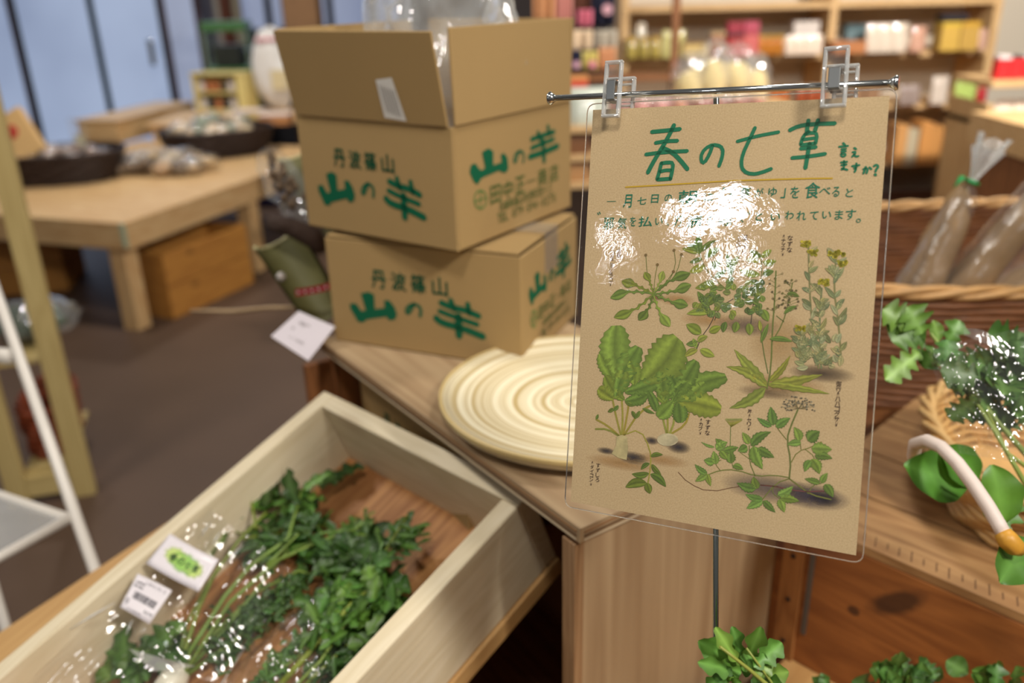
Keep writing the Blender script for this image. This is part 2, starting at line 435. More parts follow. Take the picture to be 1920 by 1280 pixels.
# ------------------------------------------------------------------ the poster on its stand
SO = V((.042, .564, 1.081)); EX = V((.866, -.465, .079)); EY = V((.084, .35, .948))
EX.normalize(); EN = EX.cross(EY).normalized(); EY = EN.cross(EX).normalized()
if EN.dot(CP-SO) < 0: EN = -EN
SM = frame(SO, EX, EY, EN)
def sp(px, py):
    p = hit(px, py, SO, EN)-SO; return (p.dot(EX), p.dot(EY))
pc = [sp(1070, 940), sp(1605, 1041), sp(1668, 180), sp(1112, 206)]
def bow(x, y): return .0
poster = empty('laminated_poster', M=SM, label='laminated kraft paper poster with green handwriting and drawings of seven herbs', cat='poster')
def quadmesh(corners, n=24, z=0, grow=0, rad=0):
    c = [V(p) for p in corners]; cen = (c[0]+c[1]+c[2]+c[3])*.25
    if grow: c = [cen+(p-cen)*(1+grow/((p-cen).length)*1.4) for p in c]
    mb = MB()
    mb.grid(lambda u, v: V((*(c[0].lerp(c[1], u)).lerp(c[3].lerp(c[2], u), v), z)), n, n); return mb
KR, nt, N, L, b = new('kraft_paper')
b.inputs['Roughness'].default_value = .7; b.inputs['Specular IOR Level'].default_value = .3
tc = N.new('ShaderNodeTexCoord'); n1 = N.new('ShaderNodeTexNoise'); n1.inputs['Scale'].default_value = 900; n1.inputs['Detail'].default_value = 5
n2 = N.new('ShaderNodeTexNoise'); n2.inputs['Scale'].default_value = 9
L.new(tc.outputs['Object'], n1.inputs['Vector']); L.new(tc.outputs['Object'], n2.inputs['Vector'])
ad = N.new('ShaderNodeMath'); ad.operation = 'MULTIPLY_ADD'; ad.inputs[1].default_value = .35; L.new(n2.outputs[0], ad.inputs[0]); L.new(n1.outputs[0], ad.inputs[2])
cr = N.new('ShaderNodeValToRGB'); cr.color_ramp.elements[0].position = .25; cr.color_ramp.elements[1].position = 1.1
cr.color_ramp.elements[0].color = srgb(176, 148, 106); cr.color_ramp.elements[1].color = srgb(212, 186, 144)
L.new(ad.outputs[0], cr.inputs[0]); L.new(cr.outputs[0], b.inputs['Base Color'])
paper = part('paper', quadmesh(pc, 2), KR, poster)
sol = paper.modifiers.new('s', 'SOLIDIFY'); sol.thickness = .0003; sol.offset = -1
# laminate pouch, slightly wavy, rounded corners
def lamfn():
    c = [V(p) for p in pc]; ex = [V((-.0045, -.0045)), V((.0045, -.0045)), V((.0045, .0045)), V((-.0045, .0045))]
    c = [a+b_ for a, b_ in zip(c, ex)]
    mb = MB(); n = 60
    def fn(u, v):
        # squircle the corners
        r = .008
        W, H = .219, .306; x, y = u*W, v*H
        for cx, cy, sx, sy in ((r, r, -1, -1), (W-r, r, 1, -1), (W-r, H-r, 1, 1), (r, H-r, -1, 1)):
            dx, dy = (x-cx)*sx, (y-cy)*sy
            if dx > 0 and dy > 0:
                m_ = max(dx, dy); l = sqrt(dx*dx+dy*dy)
                x = cx+sx*dx*m_/l; y = cy+sy*dy*m_/l
        u, v = x/W, y/H
        p = c[0].lerp(c[1], u).lerp(c[3].lerp(c[2], u), v)
        z = .0009
        return V((p.x, p.y, z))
    return mb.grid(fn, n, n)
LAM = film('laminate', .03, .0, 190, .012, fres=1.5, wave=(22, .075))
part('laminate_film', lamfn(), LAM, poster, smooth=True)
# film rim (the sealed edge catches light)
mb = MB(); c = [V(p) for p in pc]; ex = [V((-.0045, -.0045)), V((.0045, -.0045)), V((.0045, .0045)), V((-.0045, .0045))]
c = [a+b_ for a, b_ in zip(c, ex)]; path = []
for i in range(4):
    a, p, q = c[i-1], c[i], c[(i+1) % 4]
    for t in (0, .25, .5, .75, 1):
        A = p+(a-p).normalized()*.007; B = p+(q-p).normalized()*.007
        s_ = A.lerp(p, t).lerp(p.lerp(B, t), t); path.append(V((s_.x, s_.y, .0006)))
path.append(path[0]); mb.tube(path, .00045, 6)
part('sealed_edge', mb, pmat('film_edge', (.9, .9, .88, 1), .08, trans=.9), poster, smooth=True)
Z1, Z2, Z3 = .00012, .00022, .0003
# --- brush lettering, title
def S(pts, wpx, mb, z=Z3, k=3.556, ox=1120, oy=220):
    q = [sp(ox+x/k, oy+y/k) for x, y in pts]; mb.ribbon(q, wpx*.000395, z)
T = MB()
for pts, w_ in [
    ([(365, 97), (460, 88), (552, 78)], 7.6), ([(390, 170), (460, 158), (535, 156)], 7), ([(325, 247), (440, 232), (600, 224)], 7),
    ([(512, 52), (470, 140), (400, 255), (365, 315), (338, 368)], 8), ([(440, 205), (500, 232), (550, 280), (602, 345)], 8),
    ([(428, 305), (415, 360), (400, 412)], 7), ([(428, 306), (470, 300), (508, 302), (500, 360), (488, 412)], 7), ([(418, 362), (455, 352), (490, 352)], 6.5), ([(402, 414), (445, 412), (488, 408)], 7),
    ([(768, 190), (750, 245), (712, 308), (692, 292), (696, 235), (745, 188), (800, 182), (838, 205), (836, 260), (812, 325)], 6.5),
    ([(935, 160), (1060, 125), (1210, 98)], 6), ([(1052, 70), (1010, 160), (972, 240), (958, 310), (975, 360), (1030, 380), (1090, 370), (1160, 343)], 6.5),
    ([(1285, 85), (1340, 58), (1420, 45), (1585, 40)], 7), ([(1408, 20), (1402, 60), (1398, 95)], 7), ([(1472, 18), (1462, 55), (1452, 90)], 7),
    ([(1412, 95), (1375, 120), (1357, 178)], 6), ([(1385, 112), (1440, 100), (1468, 112), (1455, 175)], 6), ([(1372, 148), (1445, 138)], 5.5), ([(1358, 183), (1448, 172)], 5.5), ([(1358, 208), (1458, 198)], 6.5),
    ([(1300, 270), (1400, 262), (1520, 243)], 6.5), ([(1415, 175), (1405, 240), (1388, 338)], 7),
    ([(1640, 172), (1652, 186)], 4), ([(1613, 196), (1672, 190)], 3.5), ([(1628, 212), (1660, 209)], 3.2), ([(1628, 227), (1658, 225)], 3.2),
    ([(1626, 242), (1628, 262), (1656, 258), (1654, 240), (1626, 243)], 3.4),
    ([(1714, 204), (1726, 212)], 3.6), ([(1703, 232), (1730, 228), (1700, 262)], 3.4), ([(1712, 248), (1724, 262), (1742, 258)], 3.4),
    ([(1625, 300), (1666, 296)], 3.4), ([(1628, 318), (1662, 314)], 3.4), ([(1645, 290), (1646, 338), (1630, 350), (1628, 338), (1668, 350)], 3.4),
    ([(1700, 325), (1748, 318)], 3.4), ([(1728, 306), (1728, 340), (1714, 345), (1716, 330), (1728, 340), (1716, 364)], 3.4),
    ([(1775, 345), (1806, 338), (1796, 372)], 3.6), ([(1790, 330), (1775, 374)], 3.6), ([(1815, 333), (1828, 345)], 3.4),
    ([(1845, 325), (1862, 314), (1876, 328), (1858, 350), (1856, 362)], 3.8), ([(1852, 380), (1857, 385)], 4.6)]:
    S(pts, w_, T)
part('title_lettering', T, pmat('marker_green', srgb(14, 112, 74), .5), poster)['label'] = 'green brush pen title lettering'
T = MB(); S([(190, 465), (520, 446), (870, 424)], 2.6, T); S([(870, 424), (1360, 408), (1568, 406)], 2.6, T)
part('underline', T, pmat('marker_yellow', srgb(196, 158, 30), .5), poster)['label'] = 'yellow underline'
T = MB()
for row in ([('一', 95, 560, 62, 10), ('月', 203, 558, 58, 88), ('七', 298, 556, 60, 48), ('日', 385, 542, 48, 56), ('の', 474, 538, 48, 50), ('朝', 602, 534, 118, 92), ('に', 742, 532, 55, 52),
             ('「', 850, 500, 28, 60), ('七', 900, 520, 60, 50), ('草', 985, 505, 66, 70), ('が', 1080, 500, 50, 52), ('ゆ', 1170, 497, 50, 56), ('」', 1240, 505, 26, 60), ('を', 1318, 500, 50, 70),
             ('食', 1435, 486, 84, 96), ('べ', 1518, 490, 62, 44), ('る', 1592, 496, 40, 60), ('と', 1682, 502, 40, 50)],
            [('゛', 12, 640, 26, 26), ('邪', 76, 708, 74, 80), ('気', 166, 706, 62, 78), ('を', 238, 694, 42, 62), ('払', 322, 694, 92, 66), ('い', 412, 694, 50, 46), ('、', 470, 712, 16, 20), ('万', 540, 694, 56, 66), ('病', 648, 692, 92, 82),
             ('を', 758, 688, 52, 72), ('除', 858, 682, 80, 76), ('く', 962, 674, 28, 50), ('゛', 1010, 640, 24, 24), ('と', 1080, 660, 42, 54), ('い', 1188, 662, 56, 44), ('わ', 1282, 652, 50, 52), ('れ', 1362, 655, 54, 56), ('て', 1446, 655, 46, 50), ('い', 1530, 650, 50, 44), ('ま', 1612, 650, 44, 56), ('す', 1690, 648, 56, 62), ('。', 1742, 688, 26, 26)]):
    for ch, x, y, w_, h_ in row:
        X, Y = sp(1120+x/3.556, 220+y/3.556)
        put(T, ch, X, Y, w_*.000111*1.03, h_*.000111, Z3, off=.012, shear=.06, rot=.03)
part('body_lettering', T, pmat('marker_green2', srgb(22, 112, 82), .5), poster)['label'] = 'two lines of thinner green handwriting'
CAPM = pmat('sepia_ink', srgb(70, 50, 36), .6)
def vert(txt, px, y0, y1):
    n = len(txt); T = MB()
    for i, ch in enumerate(txt):
        y = y0+(y1-y0)*i/max(1, n-1); X, Y = sp(px-(y-y0)*.06, y)
        s_ = min(.0037, (y1-y0)/max(1, n-1)*.00038)
        if ch in '（）': put(T, '(' if ch == '（' else ')', X, Y, s_*.9, s_*.35, Z3, rot=-pi/2, off=.012); continue
        put(T, ch, X, Y, s_*.9, s_*.95, Z3, off=.012)
    part('caption', T, CAPM, poster)
vert('仏座', 1161, 470, 479); vert('（コオニタビラコ）', 1149, 466, 533); vert('はこべら', 1398, 444, 472); vert('（ハコベ）', 1386, 446, 474)
vert('なずな', 1482, 446, 468); vert('（ナズナ）', 1470, 443, 476); vert('御行（ハハコグサ）', 1573, 719, 795)
vert('芹（セリ）', 1406, 771, 803); vert('すずな', 1328, 791, 811); vert('（カブ）', 1315, 787, 811); vert('すずしろ', 1122, 872, 899); vert('（ダイコン）', 1111, 867, 907)
# --- painted herbs
ART = MB(); ST = MB(); SOIL = MB()
def pleaf(bx, by, tx, ty, w_, kind='o', col=None, mbx=None):
    m_ = mbx or ART; a = V(sp(bx, by)); b_ = V(sp(tx, ty)); d = b_-a; Ln = d.length
    if Ln < 1e-5: return
    t = d/Ln; s = V((-t.y, t.x)); h = w_*.00019*(1.3 if kind == 'l' else 1); n = 16 if kind in 'old' else 12
    base = col or random.choice([(138, 158, 62), (120, 146, 56), (104, 134, 56), (146, 160, 68), (94, 124, 50)])
    c0 = gcol(base, .12); cd_ = tuple(x*.62 for x in c0[:3])+(1,); cl = tuple(min(1, x*1.35) for x in c0[:3])+(1,)
    prev = None; bend = random.uniform(-.1, .1)*Ln
    for i in range(n+1):
        u = i/n
        if kind == 'o': wl = wr = max(.03, sin(pi*u**.85)**.75)
        elif kind == 'l':
            e = max(.05, sin(pi*min(1, u*.93+.04)**1.3)**.55); wl = e*(1-.16*(i % 2)); wr = e*(1-.16*((i+1) % 2))
        elif kind == 'd':
            tipw = max(0, sin(pi*min(1, max(0, (u-.58)/.42)))**.8); z_ = .14+.35*(i % 3 == 1)*(u > .15)*(u < .62)
            wl = max(z_, tipw); wr = max(.14+.35*((i+1) % 3 == 1)*(u > .15)*(u < .62), tipw)
        else:
            e = max(.03, sin(pi*u**.7)**.85); wl = e*(1-.22*(i % 2)); wr = e*(1-.22*((i+1) % 2))
        p = a+d*u+s*bend*sin(pi*u)
        q = [p+s*h*wl, p+s*h*wl*.45, p, p-s*h*wr*.45, p-s*h*wr]
        cs = [cd_, cl, cd_, c0, cd_]
        ids = [m_.vert((v.x, v.y, Z2+random.random()*.00003), cc) for v, cc in zip(q, cs)]
        if prev:
            for k in range(4): m_.face(prev[k], prev[k+1], ids[k+1], ids[k])
        prev = ids
def pstem(pts, w_, col=(104, 118, 52)):
    ST.cur = gcol(col, .1); ST.ribbon([sp(*p) for p in pts], w_*.00038, Z1)
def dot(x, y, r, col):
    X, Y = sp(x, y); c_ = srgb(*col); n = len(ART.v); r *= .00038
    for k in range(6): ART.vert((X+r*cos(k*pi/3), Y+r*sin(k*pi/3), Z2+.00003), c_)
    ART.face(*[n+k for k in range(6)])
def soil(x, y, rx, ry, col, a):
    X, Y = sp(x, y); c_ = srgb(*col); n = len(SOIL.v); SOIL.vert((X, Y, Z1*.5), c_[:3]+(a,))
    for j, f_ in ((0, .55), (1, 1)):
        for k in range(16): SOIL.vert((X+rx*f_*.00038*cos(k*pi/8), Y+ry*f_*.00036*sin(k*pi/8), Z1*.5), c_[:3]+(a*(.55 if j == 0 else 0),))
    for k in range(16):
        k2 = (k+1) % 16; SOIL.face(n, n+1+k, n+1+k2); SOIL.face(n+1+k, n+17+k, n+17+k2, n+1+k2)
for a in [(1230, 558, 22, 7, (120, 80, 30), .6), (1270, 562, 40, 14, (176, 128, 60), .5), (1400, 610, 60, 22, (90, 70, 66), .6), (1330, 600, 60, 16, (176, 128, 60), .45), (1460, 640, 60, 60, (170, 130, 56), .35),
          (1440, 735, 60, 14, (96, 72, 44), .6), (1540, 700, 60, 18, (80, 62, 46), .8), (1470, 720, 80, 20, (176, 128, 60), .45), (1137, 845, 22, 8, (56, 48, 50), .9), (1188, 858, 34, 14, (56, 48, 50), .95), (1222, 826, 16, 9, (56, 48, 50), .9),
          (1272, 838, 26, 14, (56, 48, 50), .95), (1165, 868, 80, 16, (176, 128, 60), .5), (1240, 862, 60, 14, (176, 128, 60), .45), (1520, 930, 70, 26, (66, 56, 70), .95), (1440, 915, 90, 30, (96, 84, 84), .7), (1545, 935, 30, 16, (50, 42, 52), .9)]: soil(*a)
for e in [(1145, 558), (1152, 595), (1198, 600), (1256, 612), (1290, 573), (1296, 534), (1294, 512), (1244, 508), (1209, 510), (1166, 527)]:
    L_ = sqrt((e[0]-1225)**2+(e[1]-551)**2); pleaf(1225, 551, *e, 20 if L_ > 55 else 15, 'd')
for e in [((1250, 535), (1268, 500), (1264, 469)), ((1255, 530), (1270, 510), (1278, 477)), ((1228, 520), (1233, 496)), ((1245, 535), (1263, 509)), ((1214, 520), (1211, 478))]:
    pstem([(1226, 549)]+list(e), 1.3); dot(*e[-1], 3.2, (120, 96, 50))
pstem([(1312, 476), (1320, 500), (1340, 524), (1365, 545)], 2.2)
for l_ in [(1312, 476, 1310, 440, 16), (1310, 470, 1288, 456, 11), (1312, 474, 1279, 466, 12), (1312, 472, 1343, 450, 11), (1322, 482, 1350, 465, 15), (1316, 484, 1293, 492, 10), (1322, 500, 1293, 510, 16), (1330, 503, 1352, 490, 15), (1338, 525, 1304, 540, 15), (1340, 520, 1362, 505, 12),
           (1330, 575, 1308, 546, 14), (1325, 572, 1342, 550, 14), (1332, 585, 1288, 588, 15), (1315, 625, 1287, 608, 20), (1330, 622, 1352, 612, 15), (1308, 640, 1287, 645, 12), (1308, 640, 1327, 630, 13), (1308, 655, 1284, 668, 13), (1313, 655, 1340, 668, 16), (1306, 652, 1300, 634, 10),
           (1361, 603, 1356, 623, 12), (1382, 603, 1377, 623, 15), (1404, 606, 1406, 628, 15), (1430, 580, 1441, 602, 15), (1428, 482, 1406, 468, 12), (1428, 482, 1447, 468, 12), (1425, 490, 1398, 487, 11), (1430, 492, 1456, 489, 13), (1425, 515, 1387, 506, 14), (1430, 515, 1451, 508, 13), (1370, 520, 1362, 475, 14), (1372, 500, 1385, 480, 12)]: pleaf(*l_)
pstem([(1428, 484), (1428, 528)], 2); pstem([(1342, 580), (1335, 605), (1315, 632), (1306, 655)], 1.5, (70, 60, 44)); pstem([(1375, 560), (1350, 575), (1340, 600)], 1.5, (70, 60, 44)); pstem([(1418, 545), (1412, 570), (1408, 606)], 1.5, (70, 60, 44))
for i in range(120):
    x = random.uniform(1300, 1432); y = random.uniform(528, 604)
    if y > 592-abs(x-1380)*.15 or y < 526+max(0, 1345-x)*.75: continue
    an = random.uniform(0, 6.28); pleaf(x, y, x+cos(an)*15, y+sin(an)*13, 11, 'o', random.choice([(120, 146, 64), (98, 126, 56), (78, 104, 52), (110, 134, 76)]))
pstem([(1438, 728), (1446, 690), (1448, 620), (1453, 560), (1455, 508)], 2.6); pstem([(1448, 640), (1468, 606), (1478, 570), (1486, 530)], 2); pstem([(1470, 603), (1456, 592)], 1.5); pstem([(1440, 700), (1430, 650), (1426, 610)], 1.8)
for i in range(46):
    x, y = random.choice([(1453, random.uniform(508, 580)), (1482, random.uniform(524, 578))]); dx = random.uniform(-16, 16); pstem([(x, y+6), (x+dx, y)], .7); dot(x+dx, y, 2.2, random.choice([(112, 104, 52), (96, 84, 50), (150, 130, 90)]))
for l_ in [(1438, 725, 1377, 655, 24), (1438, 725, 1362, 687, 22), (1436, 727, 1368, 765, 24), (1442, 715, 1482, 666, 14), (1440, 722, 1542, 702, 22), (1440, 718, 1556, 738, 15), (1438, 722, 1400, 700, 12)]: pleaf(*l_, 's', random.choice([(146, 158, 64), (132, 150, 60)]))
for l_ in [(1443, 635, 1486, 640, 10), (1427, 642, 1441, 606, 9), (1426, 620, 1424, 600, 7), (1476, 550, 1499, 556, 9), (1470, 588, 1495, 573, 8)]: pleaf(*l_)
GG = [(150, 158, 108), (132, 144, 96), (164, 166, 120), (112, 126, 84)]
for pts in ([(1535, 690), (1522, 600), (1518, 540), (1516, 462)], [(1540, 690), (1536, 600), (1541, 540)], [(1578, 680), (1572, 600), (1563, 540), (1568, 482)], [(1505, 680), (1502, 622)]):
    pstem(pts, 3, (120, 128, 84))
    for k in range(26):
        i = random.randrange(len(pts)-1); t = random.random(); x = pts[i][0]*(1-t)+pts[i+1][0]*t; y = pts[i][1]*(1-t)+pts[i+1][1]*t
        L_ = random.uniform(16, 30); sd = random.choice((-1, 1)); x2 = min(1588, x+sd*L_*random.uniform(.3, .8)); pleaf(x, y, x2, y-L_*random.uniform(.3, 1), 8, 'o', random.choice(GG))
for k in range(34):
    x = random.uniform(1500, 1575); y = random.uniform(640, 688); pleaf(x, y, x+random.uniform(-26, 16), y+random.uniform(-24, 4), 10, 'o', random.choice(GG))
for x, y in [(1512, 458), (1524, 473), (1563, 478), (1577, 475), (1580, 493), (1545, 530), (1501, 615)]:
    for k in range(16): dot(x+random.uniform(-9, 9), y+random.uniform(-6, 5), 3, random.choice([(170, 158, 30), (146, 140, 30), (190, 172, 50)]))
YG = (150, 150, 62)
for pts in [[(1165, 818), (1155, 780), (1148, 745)], [(1166, 818), (1168, 780), (1166, 750)], [(1168, 818), (1176, 780), (1180, 748)], [(1170, 816), (1200, 770), (1236, 752)], [(1163, 818), (1140, 798), (1118, 786)], [(1162, 818), (1140, 804), (1117, 804)], [(1170, 815), (1200, 804), (1219, 840), (1221, 870), (1214, 912)]]: pstem(pts, 4 if len(pts) == 3 else 2.6, YG)
for pts in [[(1250, 812), (1243, 785), (1238, 760)], [(1252, 812), (1252, 780), (1250, 760)], [(1256, 812), (1265, 790), (1264, 760)], [(1260, 812), (1285, 797), (1292, 775)]]: pstem(pts, 4, YG)
for l_ in [(1160, 710, 1156, 610, 54), (1155, 745, 1198, 650, 40), (1150, 715, 1126, 662, 30), (1155, 745, 1170, 690, 28), (1190, 722, 1183, 676, 28), (1172, 735, 1238, 712, 26), (1150, 748, 1122, 728, 26), (1170, 750, 1135, 705, 26), (1172, 752, 1215, 738, 22), (1205, 715, 1272, 634, 68), (1250, 755, 1245, 690, 32), (1262, 750, 1306, 676, 32), (1258, 755, 1362, 706, 34), (1275, 750, 1322, 718, 26), (1270, 750, 1352, 768, 38), (1272, 752, 1276, 792, 26), (1262, 752, 1234, 782, 26), (1255, 738, 1232, 742, 26), (1268, 745, 1256, 700, 24), (1215, 730, 1232, 770, 16), (1252, 745, 1290, 715, 24)]: pleaf(*l_, 'l', random.choice([(116, 148, 58), (100, 134, 54), (128, 154, 60)]))
for l_ in [(1220, 855, 1243, 852, 9), (1218, 868, 1202, 880, 9), (1222, 870, 1240, 890, 11), (1217, 887, 1185, 888, 13), (1220, 888, 1249, 912, 16), (1213, 905, 1173, 913, 19), (1213, 905, 1219, 925, 16), (1200, 770, 1190, 785, 8), (1205, 765, 1228, 775, 7), (1118, 786, 1122, 776, 6), (1160, 760, 1150, 770, 8), (1185, 770, 1192, 785, 8), (1150, 765, 1140, 772, 8), (1172, 752, 1192, 760, 9)]: pleaf(*l_, 'o', (96, 124, 46))
def proot(poly, col):
    n = len(ART.v)
    for i, p in enumerate(poly): ART.vert((*sp(*p), Z2), tuple(x*(.72 if i % 3 == 0 else 1) for x in srgb(*col)[:3])+(1,))
    ART.face(*[n+i for i in range(len(poly))])
proot([(1156, 818), (1166, 815), (1176, 818), (1178, 840), (1175, 862), (1160, 858), (1147, 850), (1155, 836)], (196, 180, 128))
proot([(1252+20*cos(a*pi/8), 824-12*sin(a*pi/8)) for a in range(16)][::-1], (204, 190, 150))
for pts, w_, c_ in [([(1480, 897), (1483, 863), (1475, 824), (1483, 798), (1496, 768)], 2.8, None), ([(1480, 895), (1450, 890), (1420, 893), (1380, 880), (1350, 881), (1327, 890)], 2, None), ([(1480, 897), (1500, 912), (1520, 927), (1558, 936)], 2.6, None), ([(1480, 897), (1455, 905), (1428, 938)], 2, None),
                    ([(1272, 885), (1290, 905), (1330, 923), (1385, 911), (1430, 908), (1460, 912)], 1.4, (110, 84, 56)), ([(1385, 911), (1440, 908), (1500, 922), (1548, 920)], 2.2, (104, 66, 70)), ([(1484, 866), (1495, 846), (1522, 838), (1540, 828)], 1.8, None), ([(1502, 842), (1500, 825)], 1.5, None), ([(1510, 842), (1528, 856), (1524, 864)], 1.5, None),
                    ([(1475, 824), (1460, 806), (1455, 796)], 1.6, None), ([(1416, 892), (1405, 865), (1405, 835)], 1.8, None), ([(1405, 860), (1388, 848)], 1.2, None), ([(1375, 878), (1369, 850), (1370, 800)], 1.4, None), ([(1450, 910), (1448, 925), (1462, 934)], 1.5, None), ([(1515, 925), (1525, 908), (1540, 906)], 1.6, None), ([(1350, 881), (1340, 868), (1352, 862)], 1.3, None)]:
    pstem(pts, w_, c_ or (112, 124, 60))
for l_ in [(1450, 797, 1445, 762, 20), (1447, 799, 1420, 783, 13), (1455, 800, 1482, 783, 18), (1500, 826, 1489, 800, 18), (1502, 829, 1476, 833, 15), (1515, 826, 1537, 808, 26), (1522, 840, 1560, 842, 26), (1528, 854, 1561, 859, 17), (1522, 860, 1537, 888, 22), (1520, 862, 1509, 884, 15), (1538, 905, 1509, 897, 13), (1540, 905, 1552, 886, 13), (1547, 907, 1562, 932, 18), (1405, 832, 1392, 810, 16), (1408, 835, 1446, 809, 20), (1401, 836, 1384, 845, 18), (1413, 836, 1430, 879, 26), (1420, 840, 1452, 857, 20), (1356, 838, 1342, 822, 16), (1343, 842, 1364, 828, 20), (1340, 866, 1320, 862, 18), (1342, 870, 1338, 845, 18), (1370, 868, 1368, 843, 20), (1375, 872, 1394, 880, 14), (1326, 888, 1303, 870, 14), (1326, 888, 1304, 902, 15), (1326, 888, 1333, 911, 13), (1357, 845, 1385, 838, 16), (1350, 845, 1365, 862, 16), (1418, 916, 1382, 905, 20), (1420, 916, 1413, 893, 18), (1430, 936, 1398, 926, 16), (1430, 938, 1400, 953, 18), (1431, 938, 1454, 960, 15), (1458, 928, 1487, 911, 17), (1463, 933, 1499, 939, 18), (1462, 935, 1471, 960, 17), (1340, 838, 1315, 828, 6)]: pleaf(*l_, 's', random.choice([(110, 148, 64), (120, 156, 70), (98, 134, 58)]))
for k in range(70):
    an = random.uniform(-.3, pi+.5); r = random.uniform(10, 32); x, y = 1497+r*cos(an), 764-r*.75*sin(an); pstem([(1497, 766), (x, y)], .6, (130, 122, 84)) if k % 3 == 0 else None; dot(x, y, 1.6, random.choice([(128, 118, 92), (96, 86, 66), (150, 140, 112)]))
for k in range(14): x = 1362+k*2.2; pstem([(1371, 800), (x, 787+abs(x-1376)*.1)], 1, YG); dot(x, 786, 2, (158, 158, 90))
part('soil_wash', SOIL, vcol_mat('wash', .7, .3, scale=260, alpha=True), poster)
part('painted_stems', ST, vcol_mat('paint', .6, .15, scale=300), poster)
part('painted_leaves', ART, vcol_mat('paint', .6, .15, scale=300), poster)

# stand: rod, cross bar, end caps
stand = empty('poster_stand', M=SM, label='thin chrome stand with a horizontal bar holding up the poster', cat='stand')
def spz(px, py, z):
    p = hit(px, py, SO+EN*z, EN)-SO-EN*z; return V((p.dot(EX), p.dot(EY), z))
BL, BR_ = spz(1034, 184, -.004), spz(1678, 155, -.004)
bm_ = BL.lerp(BR_, .47)
part('crossbar', MB().tube([BL, BL.lerp(BR_, .5), BR_], .0023, 12), CHROME, stand, smooth=True)
for e, s_ in ((BL, -1), (BR_, 1)):
    d = (BR_-BL).normalized()
    part('end_cap', MB().tube([e-d*s_*.003, e-d*s_*.001, e+d*s_*.0005, e+d*s_*.0022], [.0028, .0038, .0052, .0046], 14), CHROME, stand, smooth=True)
rt = spz(1341, 182, -.004); rt.z = -.007; rb = spz(1342, 1175, -.007); dr = (rb-rt).normalized(); rb2 = rt+dr*.52
part('rod', MB().tube([rt, rb, rb2], .0021, 12), pmat('dark_chrome', (.42, .45, .42, 1), .2, 1), stand, smooth=True)
part('base_plate', MB().lathe([(.045, 0), (.045, .004), (.01, .007)], rb2, 32), CHROME, stand)
# clips
ACR = film('clear_acrylic', .06, .03, 40, .1, fres=1.7); ACE = film('acrylic_edge', .06, .30, 60, .3, fres=2.6)
def clip(px, py0, py1, wpx, label):
    a, b_ = spz(px, py0, .003), spz(px-8, py1, .003); up = (a-b_); Lh = up.length; up.normalize(); sd = V((up.y, -up.x, 0)); W = wpx*.00037
    cen = (a+b_)*.5; M = SM @ frame(cen, sd, up, V((0, 0, 1)))
    r = empty('poster_clip', M=M, label=label, cat='clip')
    for nm, z, h0, h1 in (('front_jaw', .006, -.5, .5), ('back_jaw', -.012, -.42, .32)):
        mb = MB(); w2 = W*.5; fr = .0024
        mb.box((-w2+fr/2, (h0+h1)*.5*Lh, z), (fr, (h1-h0)*Lh-.004, .0045)); mb.box((w2-fr/2, (h0+h1)*.5*Lh, z), (fr, (h1-h0)*Lh-.004, .0045))
        mb.box((0, h1*Lh-fr*.5, z), (W, fr, .0045)); mb.box((0, h0*Lh+fr*.5, z), (W, fr, .0045))
        pn = MB().box((0, (h0+h1)*.5*Lh, z-.0006), (W-fr*2+.0004, (h1-h0)*Lh-fr*2+.0004, .0012))
        mb.box((0, .18*Lh, z+.0008), (W-fr*2, .0016, .003)); mb.box((0, -.2*Lh, z+.0004), (W-fr*2, .0016, .003))
        if nm == 'back_jaw': mb.move((W*.28, 0, 0)); pn.move((W*.28, 0, 0))
        part('jaw_web', pn, ACR, part(nm, mb, ACE, r, bevel=.0008))
    mb = MB().box((0, -.03*Lh, .0094), (W*.46, .34*Lh, .0012)).box((0, .13*Lh, .003), (W*.46, .0012, .013)).box((0, -.19*Lh, .003), (W*.46, .0012, .013))
    sp_ = part('spring', mb, pmat('spring_steel', (.36, .36, .35, 1), .28, 1), r, bevel=.0004)
    sp_['label'] = 'grey steel spring'
    return r
clip(1158, 118, 224, 38, 'clear plastic clip gripping the top left of the poster')
clip(1572, 92, 206, 44, 'clear plastic clip gripping the top right of the poster')

def cm0(r, g, b): return pmat('ply_line_%d' % r, srgb(r, g, b), .7)
# ------------------------------------------------------------------ plywood cabinet
CC = V((.063, .70, .97)); EL = V((-.572, .82, 0)).normalized(); ER = V((.82, .572, 0)).normalized()
cabM = frame(V((CC.x, CC.y, 0)), ER, EL, V((0, 0, 1)))          # local x = along the front, y = along the open left side
cab = empty('plywood_cabinet', M=cabM, label='open sided plywood display cabinet under the stacked yam boxes and round plate', cat='cabinet')
CW, CD_, CT = .325, .60, .97
top = board(cab, 'tabletop', (CW/2-.005, CD_/2-.005, CT-.009), (CW+.01, CD_+.01, .018), PLY, .001, 1)
for z_, m_ in ((.9645, cm0(150, 112, 76)), (.9595, cm0(112, 84, 58)), (.9550, cm0(196, 176, 146))):
    o = board(cab, 'ply_edge', (-.0107, CD_/2-.005, z_), (.0008, CD_, .0022), m_, 0); o = board(cab, 'ply_edge', (CW/2-.005, -.0107, z_), (CW, .0008, .0022), m_, 0)
board(cab, 'front_panel', (CW/2, .008, (CT-.018)/2), (CW-.006, .014, CT-.018), PLY, .001, 2)
board(cab, 'edge_strip', (-.004, .008, (CT-.024)/2), (.012, .02, CT-.024), wood('strip_wood', srgb(178, 142, 104), srgb(136, 100, 66), 2, 20, 0), .001, 2)
board(cab, 'back_panel', (CW/2, CD_-.006, (CT-.018)/2), (CW-.006, .014, CT-.018), BROWNW, .001, 2)
board(cab, 'right_panel', (CW-.009, CD_/2, (CT-.018)/2), (.012, CD_-.03, CT-.018), BROWNW, .001, 2)
